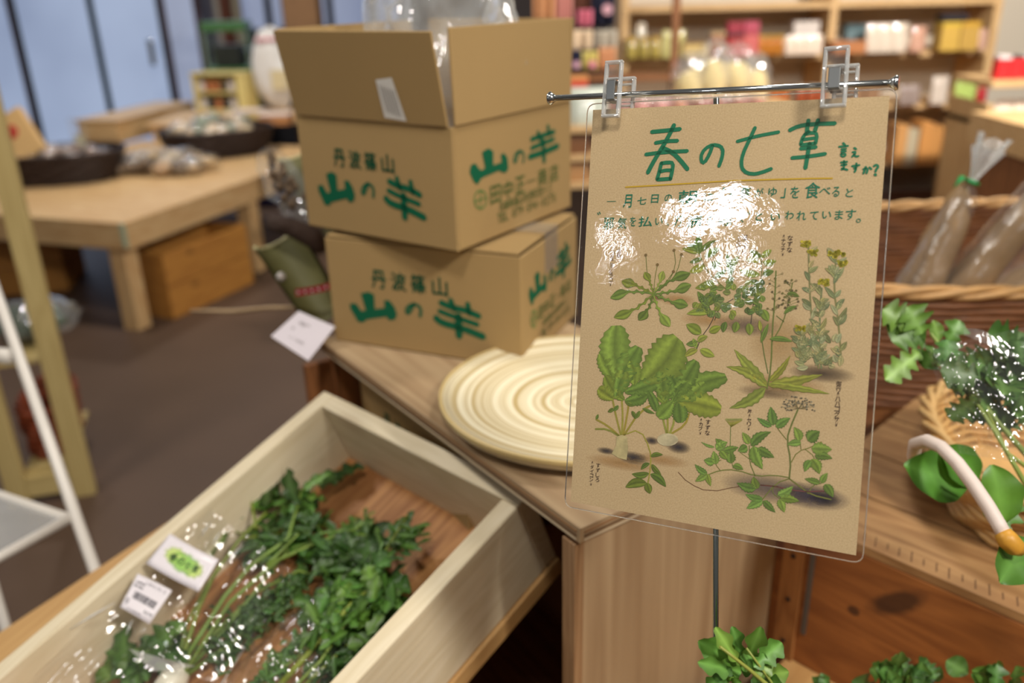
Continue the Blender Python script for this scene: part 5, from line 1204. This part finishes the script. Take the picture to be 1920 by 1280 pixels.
for i in range(16):
    px = 1145+i*18; p = aty(px, 200, 3.09); wrapped((p.x, 3.09-.03*(i % 2), BZ+.001), .06, .075, random.choice([(176, 100, 74), (196, 130, 96), (150, 84, 60), (206, 140, 130)]), 'small reddish brown wrapped bun just above the top edge of the poster', 'small wrapped buns in front of the pale breads', i+9.1, .06)
# cloths and bags between the yam boxes and the poster
ck = empty('cloth_rack', (aty(1100, 60, 3.6).x, 3.62, 0), 0, 'rack of hanging patterned cloths between the yam boxes and the poster', 'rack'); ck0 = ck.location.copy()
board(ck, 'rail', (0, .02, 1.62), (.75, .03, .03), BROWNW, .002); board(ck, 'post', (-.36, .02, .81), (.03, .03, 1.62), BROWNW, .002); board(ck, 'post', (.36, .02, .81), (.03, .03, 1.62), BROWNW, .002); board(ck, 'shelf', (0, .05, 1.10), (.75, .2, .02), BROWNW, .002)
def cloth(px0, px1, py0, py1, Y, c_, label, deco=None):
    a = aty((px0+px1)/2, py0, Y); b_ = aty((px0+px1)/2, py1, Y); w_ = (px1-px0)/FPX*Y*.93; o = empty('hanging_cloth', (a.x, Y, b_.z), 0, label, 'cloth'); H_ = a.z-b_.z
    m_ = MB().grid(lambda u, v: V(((u-.5)*w_, .012*sin(u*14)*(1-v*.4), v*H_)), 20, 4)
    c = part('fabric', m_, cm(*c_, .85), o, smooth=True); s2 = c.modifiers.new('s', 'SOLIDIFY'); s2.thickness = .003
    if deco: 
        dk = MB(); n = 14; dk.prism([(cos(2*pi*k/n)*w_*.22, sin(2*pi*k/n)*w_*.22) for k in range(n)], 0, .003)
        d_ = part('motif', dk, cm(*deco, .8), o); d_.rotation_euler = (pi/2, 0, 0); d_.location = (w_*.12, -.016, H_*.3)
for a in [(1000, 1042, -60, 50, 3.6, (196, 140, 96), 'tan cloth hanging right above the open yam box', None), (1044, 1076, -60, 62, 3.6, (206, 140, 130), 'coral pink hanging cloth', None), (1076, 1112, -60, 30, 3.6, (96, 56, 40), 'dark brown patterned hanging cloth', None), (1084, 1112, 18, 50, 3.55, (206, 110, 130), 'short bright pink cloth under the brown one', None),
          (1112, 1156, -60, 50, 3.58, (24, 26, 48), 'navy hanging cloth with a pale pink dot', (196, 150, 160)), (1060, 1112, 56, 94, 3.5, (206, 180, 150), 'beige folded cloth below the pink ones', None), (1062, 1092, 94, 132, 3.45, (26, 28, 56), 'small navy cloth square with a pink dot', (206, 160, 176)), (1092, 1122, 96, 130, 3.46, (206, 190, 110), 'yellow and pink cloth beside the small navy square', (206, 110, 150)), (1124, 1156, 88, 130, 3.46, (206, 150, 110), 'peach cloth beside the yellow one', None), (1118, 1158, 56, 92, 3.52, (176, 166, 150), 'grey beige cloth beside the left upright', None)]: cloth(*a)
st_ = empty('tiered_stand', (aty(1085, 250, 3.0).x, 3.05, 0), 0, 'tiered wooden stand half hidden behind the left edge of the poster', 'stand')
zz = aty(1085, 238, 3.0).z
for k, (z, c_) in enumerate(((zz, SHELFW), (aty(1085, 290, 3.0).z, SHELFW), (aty(1085, 340, 3.0).z, SHELFW))): board(st_, 'tier', (0, 0, z), (.18, .24, .022), c_, .002)
for x in (-.08, .08): board(st_, 'post', (x, .10, zz/2), (.024, .024, zz-.03), SHELFW, .002)
pack((aty(1100, 230, 3.0).x, 3.0, zz+.012), .15, .10, .12, cm(196, 200, 186), 'white and green bag behind the left clip of the poster', m2=cm(90, 150, 90))
cart((aty(1078, 170, 3.3).x, 3.3, aty(1078, 184, 3.3).z), (.09, .08, .08), cm(190, 70, 50), 'red and orange box left of the poster bar', lidm=cm(206, 140, 80))
board(st_, 'tier', (0, .24, aty(1078, 186, 3.3).z-.014), (.2, .24, .022), SHELFW, .002)
for k, py in enumerate((288, 338)):
    cart((aty(1082, py, 2.98).x, 2.98, aty(1085, py+2, 3.0).z+.012), (.08, .07, .06), cm(176, 130, 84) if k else cm(120, 80, 50), ['dark brown', 'tan'][k]+' small box on the tiered stand behind the poster edge')

# ------------------------------------------------------------------ left table with dark baskets
TZ = .53
LC = V((-1.705, 3.70, 0)); lu = V((-.945, .325, 0)).normalized(); lv_ = V((.14, 1.0, 0)).normalized(); lv_ = V((-lu.y, lu.x, 0)); lv_ = lv_ if lv_.y > 0 else -lv_
FR = aty(497, 300, 5.15); 
LM = frame(V((LC.x, LC.y, 0)), -lu, V((-(-lu).y, (-lu).x, 0)), V((0, 0, 1)))   # x to the right along the front, y away
tbl = empty('display_table', M=LM, label='long pale pine table on the left carrying dark baskets of packets', cat='table')
TLx, TLy = 1.55, 1.95
board(tbl, 'tabletop', (-TLx/2, TLy/2, TZ-.012), (TLx, TLy, .024), TABLEW, .002, 0)
board(tbl, 'front_apron', (-TLx/2, .012, TZ-.075), (TLx, .024, .10), TABLEW, .002); board(tbl, 'side_apron', (-.012, TLy/2+.012, TZ-.075), (.024, TLy-.024, .10), TABLEW, .002)
board(tbl, 'corner_bracket', (-.006, -.002, TZ-.055), (.028, .005, .11), cm(176, 190, 160), .001)
for x, y in ((-.10, .07), (-TLx+.07, .07), (-.07, TLy-.07), (-TLx+.07, TLy-.07), (-.07, 1.0)): board(tbl, 'leg', (x, y, (TZ-.13)/2), (.085, .085, TZ-.13), TABLEW, .002)
LI = LM.inverted()
def onT(px, py, z=TZ): return atz(px, py, z+.001)
def dk_basket(px, py, rx, ry, h, rz, label):
    p = onT(px, py); basket('dark_basket', label, p, rz, rx, ry, h, 9, WICD, WICD, .82, 2.4, .008, 26, zrim=.011); return p
pb1 = dk_basket(112, 336, .36, .24, .15, .1, 'dark woven basket heaped with packets on the left part of the table')
pb2 = dk_basket(412, 288, .34, .24, .15, .5, 'dark woven basket of pale packets at the far end of the table')
def small_pack(loc, s_, c_, label, group, name='small_packet'):
    o = empty(name, loc, random.uniform(0, 6), label, 'packet', group)
    part('filling', MB().ball((0, 0, s_*.32), (s_*.5, s_*.36, s_*.28), 9, 6, .4, random.random()*9), cm(*c_, .7), o, smooth=True)
    part('wrapper', crumple(MB(), (0, 0, s_*.34), (s_*.62, s_*.44, s_*.36), .35, random.random()*30, 18, 12, 1, 2.4), FILMS, o, smooth=True)
    return o
def heap(base, n, rx, ry, z0, zh, cols, s_, label, group, name='small_packet'):
    protos = []
    for i in range(n):
        a = random.uniform(0, 6.28); r = sqrt(random.random()); x, y = base.x+rx*r*cos(a), base.y+ry*r*sin(a); z = z0+zh*(1-r*r)*random.uniform(.3, 1)
        if len(protos) < 5: protos.append(small_pack((x, y, z), s_, cols[i % len(cols)], label, group, name))
        else: dup(protos[i % 5], (x, y, z), random.uniform(0, 6), label, group)
heap(pb1, 34, .28, .17, TZ+.09, .08, [(110, 80, 64), (150, 124, 110), (90, 66, 56), (176, 156, 146), (130, 100, 84)], .085, 'small crinkled packet of brown dried goods heaped in the left dark basket', 'packets in the left dark basket')
heap(pb2, 30, .26, .18, TZ+.11, .10, [(214, 190, 150), (226, 206, 180), (196, 170, 140), (150, 160, 140), (222, 196, 160)], .10, 'small shiny packet of pale goods heaped in the far dark basket', 'packets in the far dark basket')
p3 = onT(318, 322)
heap(p3, 34, .27, .15, TZ+.003, .085, [(176, 140, 96), (130, 104, 80), (196, 176, 150), (110, 90, 70), (186, 156, 110)], .11, 'crinkled packet of beige dried goods lying loose in the middle of the table', 'packets lying loose on the left table')
# tan card bag leaning at the left, tipped box, flat boxes, bottle-like packet
a = atd(48, 262, 4.55); cb1 = empty('paper_bag', (a.x, a.y, TZ+.13), .5, 'tan paper bag with a red seal leaning in the left dark basket', 'bag')
b1 = part('bag_body', MB().box((0, 0, .14), (.22, .05, .28)), cm(206, 166, 110, .6), cb1, bevel=.012); b2 = part('red_seal', MB().lathe([(.04, 0), (.036, .003)], seg=16), cm(176, 50, 40), cb1)
b2.location = (0, -.0275, .17); b2.rotation_euler = (pi/2, 0, 0); cb1.rotation_euler = (-.55, -.5, .3)
p, q = onT(228, 268), onT(380, 224); dd3 = q-p; wb = empty('wooden_box', (p.x, p.y, TZ+.001), atan2(dd3.y, dd3.x), 'long pale wooden box lying behind the baskets on the left table', 'box'); Lb = min(dd3.length, 1.0)
board(wb, 'box_side', (Lb/2, 0, .07), (Lb, .015, .14), TABLEW, .002); board(wb, 'box_side', (Lb/2, .30, .07), (Lb, .015, .14), TABLEW, .002); board(wb, 'box_end', (.0, .15, .07), (.015, .285, .14), TABLEW, .002); board(wb, 'box_end', (Lb, .15, .07), (.015, .285, .14), TABLEW, .002); board(wb, 'box_lid', (Lb/2, .15, .148), (Lb+.03, .34, .014), TABLEW, .002)
p = onT(265, 315); cart((p.x, p.y, TZ+.001), (.16, .16, .07), cm(150, 92, 50, .6), 'low rust coloured box behind the loose packets', name='wooden_box')
p = pb1+V((.12, .08, 0)); pack((p.x, p.y, TZ+.10), .10, .06, .22, FILMS, 'upright clear packet sticking out of the left dark basket', m2=cm(190, 180, 150))
# cream display case, white sack and boxes at the far end
FZ = .65; fq = atz(470, 218, FZ); ft = empty('far_table', (fq.x, fq.y+.1, 0), 0, 'low pale table at the far end holding the cream case and white sack', 'table')
board(ft, 'tabletop', (0, 0, FZ-.012), (1.3, .7, .024), TABLEW, .002)
for x in (-.6, .6):
    for y in (-.3, .3): board(ft, 'leg', (x, y, (FZ-.024)/2), (.05, .05, FZ-.024), TABLEW, .002)
p = atz(428, 207, FZ); dc = empty('display_case', (p.x, p.y, FZ+.001), -.25, 'small cream open fronted display case full of little items', 'display case')
W_ = .42; Hd = .27
for c_, d in [((0, .08, Hd/2), (W_, .012, Hd)), ((-W_/2, 0, Hd/2), (.016, .16, Hd)), ((W_/2-.03, 0, Hd/2), (.075, .16, Hd)), ((0, 0, Hd), (W_+.02, .18, .016)), ((0, 0, .008), (W_, .16, .016)), ((-.03, 0, Hd/2), (W_-.1, .15, .012))]: board(dc, 'case_panel', c_, d, cm(214, 196, 128, .6), .001)
for i in range(5):
    for k in range(2):
        q = dc.matrix_world if False else None
        lx, lz = -.165+i*.062, .017+k*(Hd/2-.008); c, s_ = cos(-.25), sin(-.25)
        cart((p.x+lx*c+.03*s_, p.y+lx*s_-.03*c, FZ+.001+lz), (.044, .05, .07), random.choice([cm(90, 80, 60), cm(206, 196, 190), cm(176, 110, 70), cm(60, 60, 56)]), 'little item standing in the cream display case', 'little items in the cream display case', rz=-.25, name='small_box')
p = atz(524, 205, FZ); sk = empty('white_sack', (p.x, p.y, FZ+.001), .2, 'tall white plastic sack with pale printing standing beside the open yam box', 'sack')
part('sack_body', crumple(MB(), (0, 0, .29), (.155, .11, .29), .12, 4.4, 40, 30, 1, 2.2), pmat('white_plastic', srgb(214, 210, 206), .3, bump=.3, scale=9, var=.05), sk, smooth=True)
part('label', MB().box((.03, -.115, .22), (.11, .006, .14)), cm(206, 190, 150), sk)
part('pink_band', MB().box((-.03, -.085, .50), (.14, .03, .02)), cm(206, 130, 140), sk)
for i, (px, py, c_, lb) in enumerate([(520, 232, (190, 130, 80), 'tan tray box with white packets at the right end of the far table'), (470, 225, (206, 176, 110), 'yellowish box in front of the white sack')]):
    p = atz(px, py, FZ); cart((p.x, p.y, FZ+.001), (.20, .16, .07), cm(*c_, .7), lb, name='tray_box', lidm=cm(226, 206, 196))
# green plant stand by the doors
gs = atz(435, 215, .35); Yg = 7.2; g0 = aty(435, 120, Yg); gd = empty('green_stand', (g0.x, Yg, 0), .1, 'green metal shelf stand near the glass door', 'stand')
GM = cm(60, 104, 56, .5); gz = aty(435, 48, Yg).z
board(gd, 'top_shelf', (0, 0, gz), (.34, .30, .07), GM, .004); board(gd, 'shelf', (0, 0, gz-.32), (.34, .30, .03), GM, .004); board(gd, 'shelf', (0, 0, gz-.62), (.34, .30, .03), GM, .004)
for x in (-.16, .16):
    for y in (-.13, .13): board(gd, 'leg', (x, y, gz/2-.02), (.02, .02, gz-.04), cm(110, 130, 110, .4), .001)
cart((g0.x, Yg-.02, gz-.30), (.20, .16, .16), cm(40, 44, 38), 'dark box on the middle of the green stand'); cart((g0.x-.02, Yg-.06, gz-.603), (.20, .10, .09), cm(214, 204, 200), 'white box low on the green stand'); cart((g0.x+.14, Yg-.05, gz-.603), (.07, .08, .14), cm(120, 50, 34), 'small rust red box at the right of the green stand')
kb = aty(540, 98, 8.1); kk = empty('dark_counter', (kb.x, 8.1, 0), 0, 'low black counter below the far windows', 'counter'); board(kk, 'counter_body', (0, 0, kb.z/2), (1.1, .4, kb.z), cm(24, 22, 28, .6), .01); board(kk, 'counter_top', (0, 0, kb.z+.02), (1.14, .44, .04), cm(30, 28, 34, .5), .004)
# wooden crates on the floor under the table
c0 = atz(296, 612, 0); c1_ = atz(452, 540, 0); wv = (atz(212, 592, 0)-c0).length; d_ = (c1_-c0); Lc = d_.length; d_.normalize(); 
def floorcrate(o_, dx, L_, W_, H_, label):
    dy = V((-dx.y, dx.x, 0)); M = frame(o_, dx, dy, V((0, 0, 1))); r = empty('pine_crate', M=M, label=label, cat='crate')
    CW2 = lambda a=0: wood('ochre_pine', srgb(196, 138, 62), srgb(160, 104, 44), a, 8, .35, kcol=srgb(70, 40, 16))
    for k in (0, 1):
        z = H_*(.25+.5*k); board(r, 'long_plank', (L_/2, .009, z), (L_, .018, H_*.5-.004), CW2, .002); board(r, 'long_plank', (L_/2, W_-.009, z), (L_, .018, H_*.5-.004), CW2, .002)
        board(r, 'end_plank', (.009, W_/2, z), (.018, W_-.038, H_*.5-.004), CW2, .002); board(r, 'end_plank', (L_-.009, W_/2, z), (.018, W_-.038, H_*.5-.004), CW2, .002)
    board(r, 'crate_floor', (L_/2, W_/2, .008), (L_-.038, W_-.038, .014), CW2, .001)
    return r
floorcrate(c0+V((.05, .08, 0)), d_, Lc, wv-.05, .33, 'ochre pine crate with knots on the floor under the near table corner')
cf = atz(-40, 560, 0); cg = atz(130, 545, 0); dd_ = (cg-cf); Lf = dd_.length; dd_.normalize()
floorcrate(cf, dd_, Lf, .40, .30, 'second ochre crate on the floor at the left, behind the timber posts')
fr_ = aty(500, 370, 6.4); cart((fr_.x, 6.4, 0), (.30, .25, aty(500, 355, 6.4).z), cm(40, 60, 150), 'small blue bin on the floor beyond the table', name='blue_bin', cat='bin')

# ------------------------------------------------------------------ timber rack and white metal rack at the left edge
w0 = atz(162, 925, 0); w1 = atz(40, 945, 0)
TMB = lambda a=0: wood('yellow_timber', srgb(200, 178, 120), srgb(174, 150, 94), a, 10, .12)
wr = empty('timber_rack', (w0.x, w0.y, 0), 0, 'yellowish timber rack with two posts on the dark floor at the left edge', 'rack')
dw = V((w1.x-w0.x, w1.y-w0.y, 0)); aw = atan2(dw.y, dw.x); Lw = dw.length
wr.rotation_euler = (0, 0, aw)
board(wr, 'post', (0, 0, .76), (.060, .035, 1.52), TMB, .002); board(wr, 'post', (Lw, 0, .76), (.060, .035, 1.52), TMB, .002)
board(wr, 'bottom_rail', (Lw/2, -.0, .06), (Lw-.062, .03, .07), TMB, .002)
for z in (.10, .46): board(wr, 'rack_shelf', (Lw/2, -.21, z), (Lw-.062, .385, .015), TMB, .001)
wM = Matrix.Translation((w0.x, w0.y, 0)) @ Matrix.Rotation(aw, 4, 'Z')
q = wM @ V((Lw*.5, -.2, .1085)); tr_ = basket('terracotta_basket', 'reddish brown basket on the bottom of the timber rack', (q.x, q.y, .1085), aw, Lw*.38, .15, .16, 7, pmat('russet', srgb(132, 60, 30), .6, var=.4, scale=14), pmat('russet', srgb(132, 60, 30)), .85, 2.6, .008, 20, zrim=.012)
q = wM @ V((Lw*.45, -.2, .4685)); pk = empty('vegetable_pack', (q.x, q.y, .4685), .4, 'shiny film wrapped dark greens on the middle of the timber rack', 'packet')
part('greens', MB().ball((0, 0, .05), (.11, .09, .045), 14, 9, .5, 3), pmat('dim_green', srgb(50, 72, 44), .6, var=.4, scale=30), pk, smooth=True)
part('wrapper', crumple(MB(), (0, 0, .062), (.14, .11, .06), .25, 8.8, 30, 20), FILMB, pk, smooth=True)
# white rack
WM_ = pmat('white_metal', srgb(222, 214, 204), .35)
a0, a1 = atd(-8, 545, 1.62), atd(186, 1090, 1.35); 
wk = empty('white_rack', (a1.x, a1.y, 0), 0, 'white tubular metal rack with a small shelf at the left edge', 'rack'); off = V((a1.x, a1.y, 0))
dn = (a1-a0).normalized(); foot = a1+dn*(a1.z/abs(dn.z)); top_ = a0-dn*.35
part('front_post', MB().tube([top_-off, foot-off], .0095, 12), WM_, wk, smooth=True)
s0, s1, s2_ = atd(128, 972, 1.40), atd(-90, 1095, 1.25), atd(-70, 905, 1.62); s3 = s1+s2_-s0
part('shelf_frame', MB().tube([s0-off, s1-off, s3-off, s2_-off, s0-off], .0085, 10), WM_, wk, smooth=True)
ms = MB(); ids = [ms.vert(v-off) for v in (s0, s1, s3, s2_)]; ms.face(*ids); so = part('shelf_panel', ms, film('clear_shelf', .2, .22, 10, .05), wk); sm_ = so.modifiers.new('s', 'SOLIDIFY'); sm_.thickness = .004
b0_, b1_ = s2_-dn*.9, s2_+dn*(s2_.z/abs(dn.z))*.98
part('rear_post', MB().tube([b0_-off, b1_-off], .0095, 12), WM_, wk, smooth=True)
cj = atd(14, 668, 1.565); part('joint', MB().tube([cj-off+V((.012, 0, 0)), cj-off, cj-off+V((-.06, .02, 0))], [.013, .015, .013], 12), WM_, wk, smooth=True)

# ------------------------------------------------------------------ bamboo pieces, film pouch, card and stick beside the cartons
BMB = pmat('green_bamboo', srgb(92, 94, 50), .4, var=.25, scale=10); BMI = pmat('bamboo_inner', srgb(120, 116, 72), .55, var=.2, scale=12)
def gutter(b0, b1, r0, r1, label, face):
    b0, b1 = V(b0), V(b1); o = empty('bamboo_gutter', b0, 0, label, 'bamboo'); d = (b1-b0); t = d.normalized(); f_ = V(face).normalized(); f_ = (f_-t*f_.dot(t)).normalized(); s_ = t.cross(f_)
    def fn(rr): return lambda u, v: d*v+(f_*(-cos((u-.5)*pi*1.05))+s_*sin((u-.5)*pi*1.05))*(r0*(1-v)+r1*v+rr)
    part('outer_shell', MB().grid(fn(.002), 18, 8), BMB, o, smooth=True); part('inner_shell', MB().grid(fn(-.002), 18, 8), BMI, o, smooth=True)
    rm = MB(); pts = [fn(0)(k/18, 1) for k in range(19)]; rm.tube(pts, .0035, 6); part('cut_edge', rm, pmat('cut_bamboo', srgb(206, 196, 146), .6), o, smooth=True)
    return o
gutter(atd(612, 590, 1.40), atd(516, 440, 1.42), .034, .040, 'lower split green bamboo piece beside the lower yam box, tied with a red ribbon', (-.1, -1, .5))
gutter(atd(628, 420, 1.48), atd(556, 275, 1.50), .038, .042, 'upper split bamboo piece behind the open yam box', (-.4, -1, .3))
o_ = atd(545, 360, 1.44); fp_ = empty('film_pouch', o_, 0, 'long clear film pouch of dark dried goods hanging left of the open yam box', 'packet')
A_, B_, C_ = atd(505, 288, 1.44)-o_, atd(540, 365, 1.42)-o_, atd(600, 430, 1.42)-o_
def fpf(u, v):
    c = A_*(1-v)**2+B_*2*v*(1-v)+C_*v*v; an = 2*pi*u; r_ = .028*(.7+.5*sin(pi*v)); 
    return c+V((cos(an)*r_*1.1, sin(an)*r_*.5, sin(an)*r_*.5))*(1+.3*noise.noise(V((u*6, v*9, 1))))
part('film', MB().grid(fpf, 26, 34), FILM2, fp_, smooth=True)
pt = [A_*(1-v)**2+B_*2*v*(1-v)+C_*v*v for v in (0, .2, .4, .6, .8, 1)]
m_ = MB()
for k in range(34):
    v = random.random(); c = A_*(1-v)**2+B_*2*v*(1-v)+C_*v*v; w2 = .016*(.4+sin(pi*v)); m_.ball(c+V((random.uniform(-w2, w2), random.uniform(-.008, .008), random.uniform(-w2, w2)*.6)), (.007, .006, .008), 7, 5, .6, k)
part('dried_goods', m_, pmat('dried_brown', srgb(112, 92, 72), .8, var=.4, scale=60, bump=.5), fp_, smooth=True)
o2_ = atd(560, 430, 1.40); p2_ = empty('dried_twists', o2_, 0, 'dark brown dried bundle lying across the top of the lower bamboo piece', 'bundle')
part('bundle', MB().tube([atd(506, 418, 1.40)-o2_, atd(545, 425, 1.39)-o2_, atd(590, 447, 1.38)-o2_, atd(606, 470, 1.38)-o2_], [.012, .016, .018, .01], 10), pmat('dark_bundle', srgb(62, 44, 34), .9, var=.3, scale=60, bump=.5), p2_, smooth=True)
o3 = atd(585, 545, 1.36); rb_ = empty('red_ribbon', o3, 0, 'red ribbon with white dots around the lower bamboo piece', 'ribbon')
e0, e1, e2 = atd(554, 548, 1.365), atd(585, 546, 1.35), atd(618, 536, 1.36); up_ = V((0, -.0, .012))
part('band', MB().grid(lambda u, v: (e0*(1-u)**2+e1*2*u*(1-u)+e2*u*u)-o3+up_*(v-.5)+V((0, .002*sin(v*3), 0)), 12, 3), cm(176, 30, 50), rb_, smooth=True)
for k in range(5):
    u = .1+k*.2; p = (e0*(1-u)**2+e1*2*u*(1-u)+e2*u*u)-o3; part('white_dot', MB().ball(p+V((0, -.002, 0)), .0022, 8, 5), cm(230, 210, 206), rb_, smooth=True)
o4 = atd(570, 620, 1.25); cdd = empty('price_card', o4, 0, 'white printed price card propped left of the lower yam box', 'card')
q4 = [atd(508, 630, 1.27)-o4, atd(578, 676, 1.22)-o4, atd(628, 612, 1.25)-o4, atd(560, 583, 1.30)-o4]
mc = MB(); ids = [mc.vert(p) for p in q4]; mc.face(*ids); cc_ = part('card_sheet', mc, pmat('card_white', srgb(210, 200, 206), .6), cdd); sm_ = cc_.modifiers.new('s', 'SOLIDIFY'); sm_.thickness = .0008
def cardp(u, v): return q4[0].lerp(q4[1], u).lerp(q4[3].lerp(q4[2], u), v)
mt_ = MB()
nrm_ = (q4[1]-q4[0]).cross(q4[3]-q4[0]).normalized(); nrm_ = nrm_ if nrm_.dot(CP-o4) > 0 else -nrm_
def ctext(txt, v, u0, du, s_):
    for i, ch in enumerate(txt):
        t = MB(); put(t, ch, u0+i*du, v, s_, s_*1.2, 0, off=.02); n0 = len(mt_.v)
        for p in t.v: mt_.vert(cardp(p.x, p.y)+nrm_*.0012)
        mt_.f += [tuple(n0+k for k in f_) for f_ in t.f]
ctext('丹波篠山産', .70, .30, .10, .085); ctext('乾物詰合せ', .48, .25, .09, .06); ctext('税込八百円', .26, .25, .10, .06)
part('card_text', mt_, pmat('grey_ink', srgb(110, 100, 96), .6), cdd)
o5 = atd(470, 580, 2.0); sk_ = empty('thin_stick', o5, 0, 'thin pale stick reaching left over the dark floor from the bamboo pieces', 'stick')
part('stick', MB().tube([atd(358, 582, 1.75)-o5, atd(400, 583, 1.7)-o5, atd(440, 584, 1.65)-o5, atd(500, 577, 1.55)-o5, atd(568, 576, 1.45)-o5], [.0025, .004, .005, .0035, .0035], 8), pmat('pale_stick', srgb(190, 160, 120), .6), sk_, smooth=True)
part('knob', MB().ball(atd(527, 519, 1.42)-o5, .008, 10, 7), cm(214, 204, 200), sk_, smooth=True)

# ------------------------------------------------------------------ alike things standing in a row are told apart by their order
grp = {}
for o in SC.objects:
    if o.parent is None and o.get('group'): grp.setdefault((o['group'], o['label']), []).append(o)
for (g_, lb), os_ in grp.items():
    n = len(os_)
    if 2 <= n <= 6:
        os_.sort(key=lambda o: o.location.x)
        words = ['leftmost'] + ['second', 'third', 'fourth', 'fifth', 'sixth'][:n-1]; words[-1] = 'rightmost'
        for o, w_ in zip(os_, words): o['label'] = ('%s %s' % (w_, lb) if w_ in ('leftmost', 'rightmost') else '%s from left, %s' % (w_, lb))
        for o in os_:
            t = o['label'].split(); o['label'] = ' '.join(t[:16])
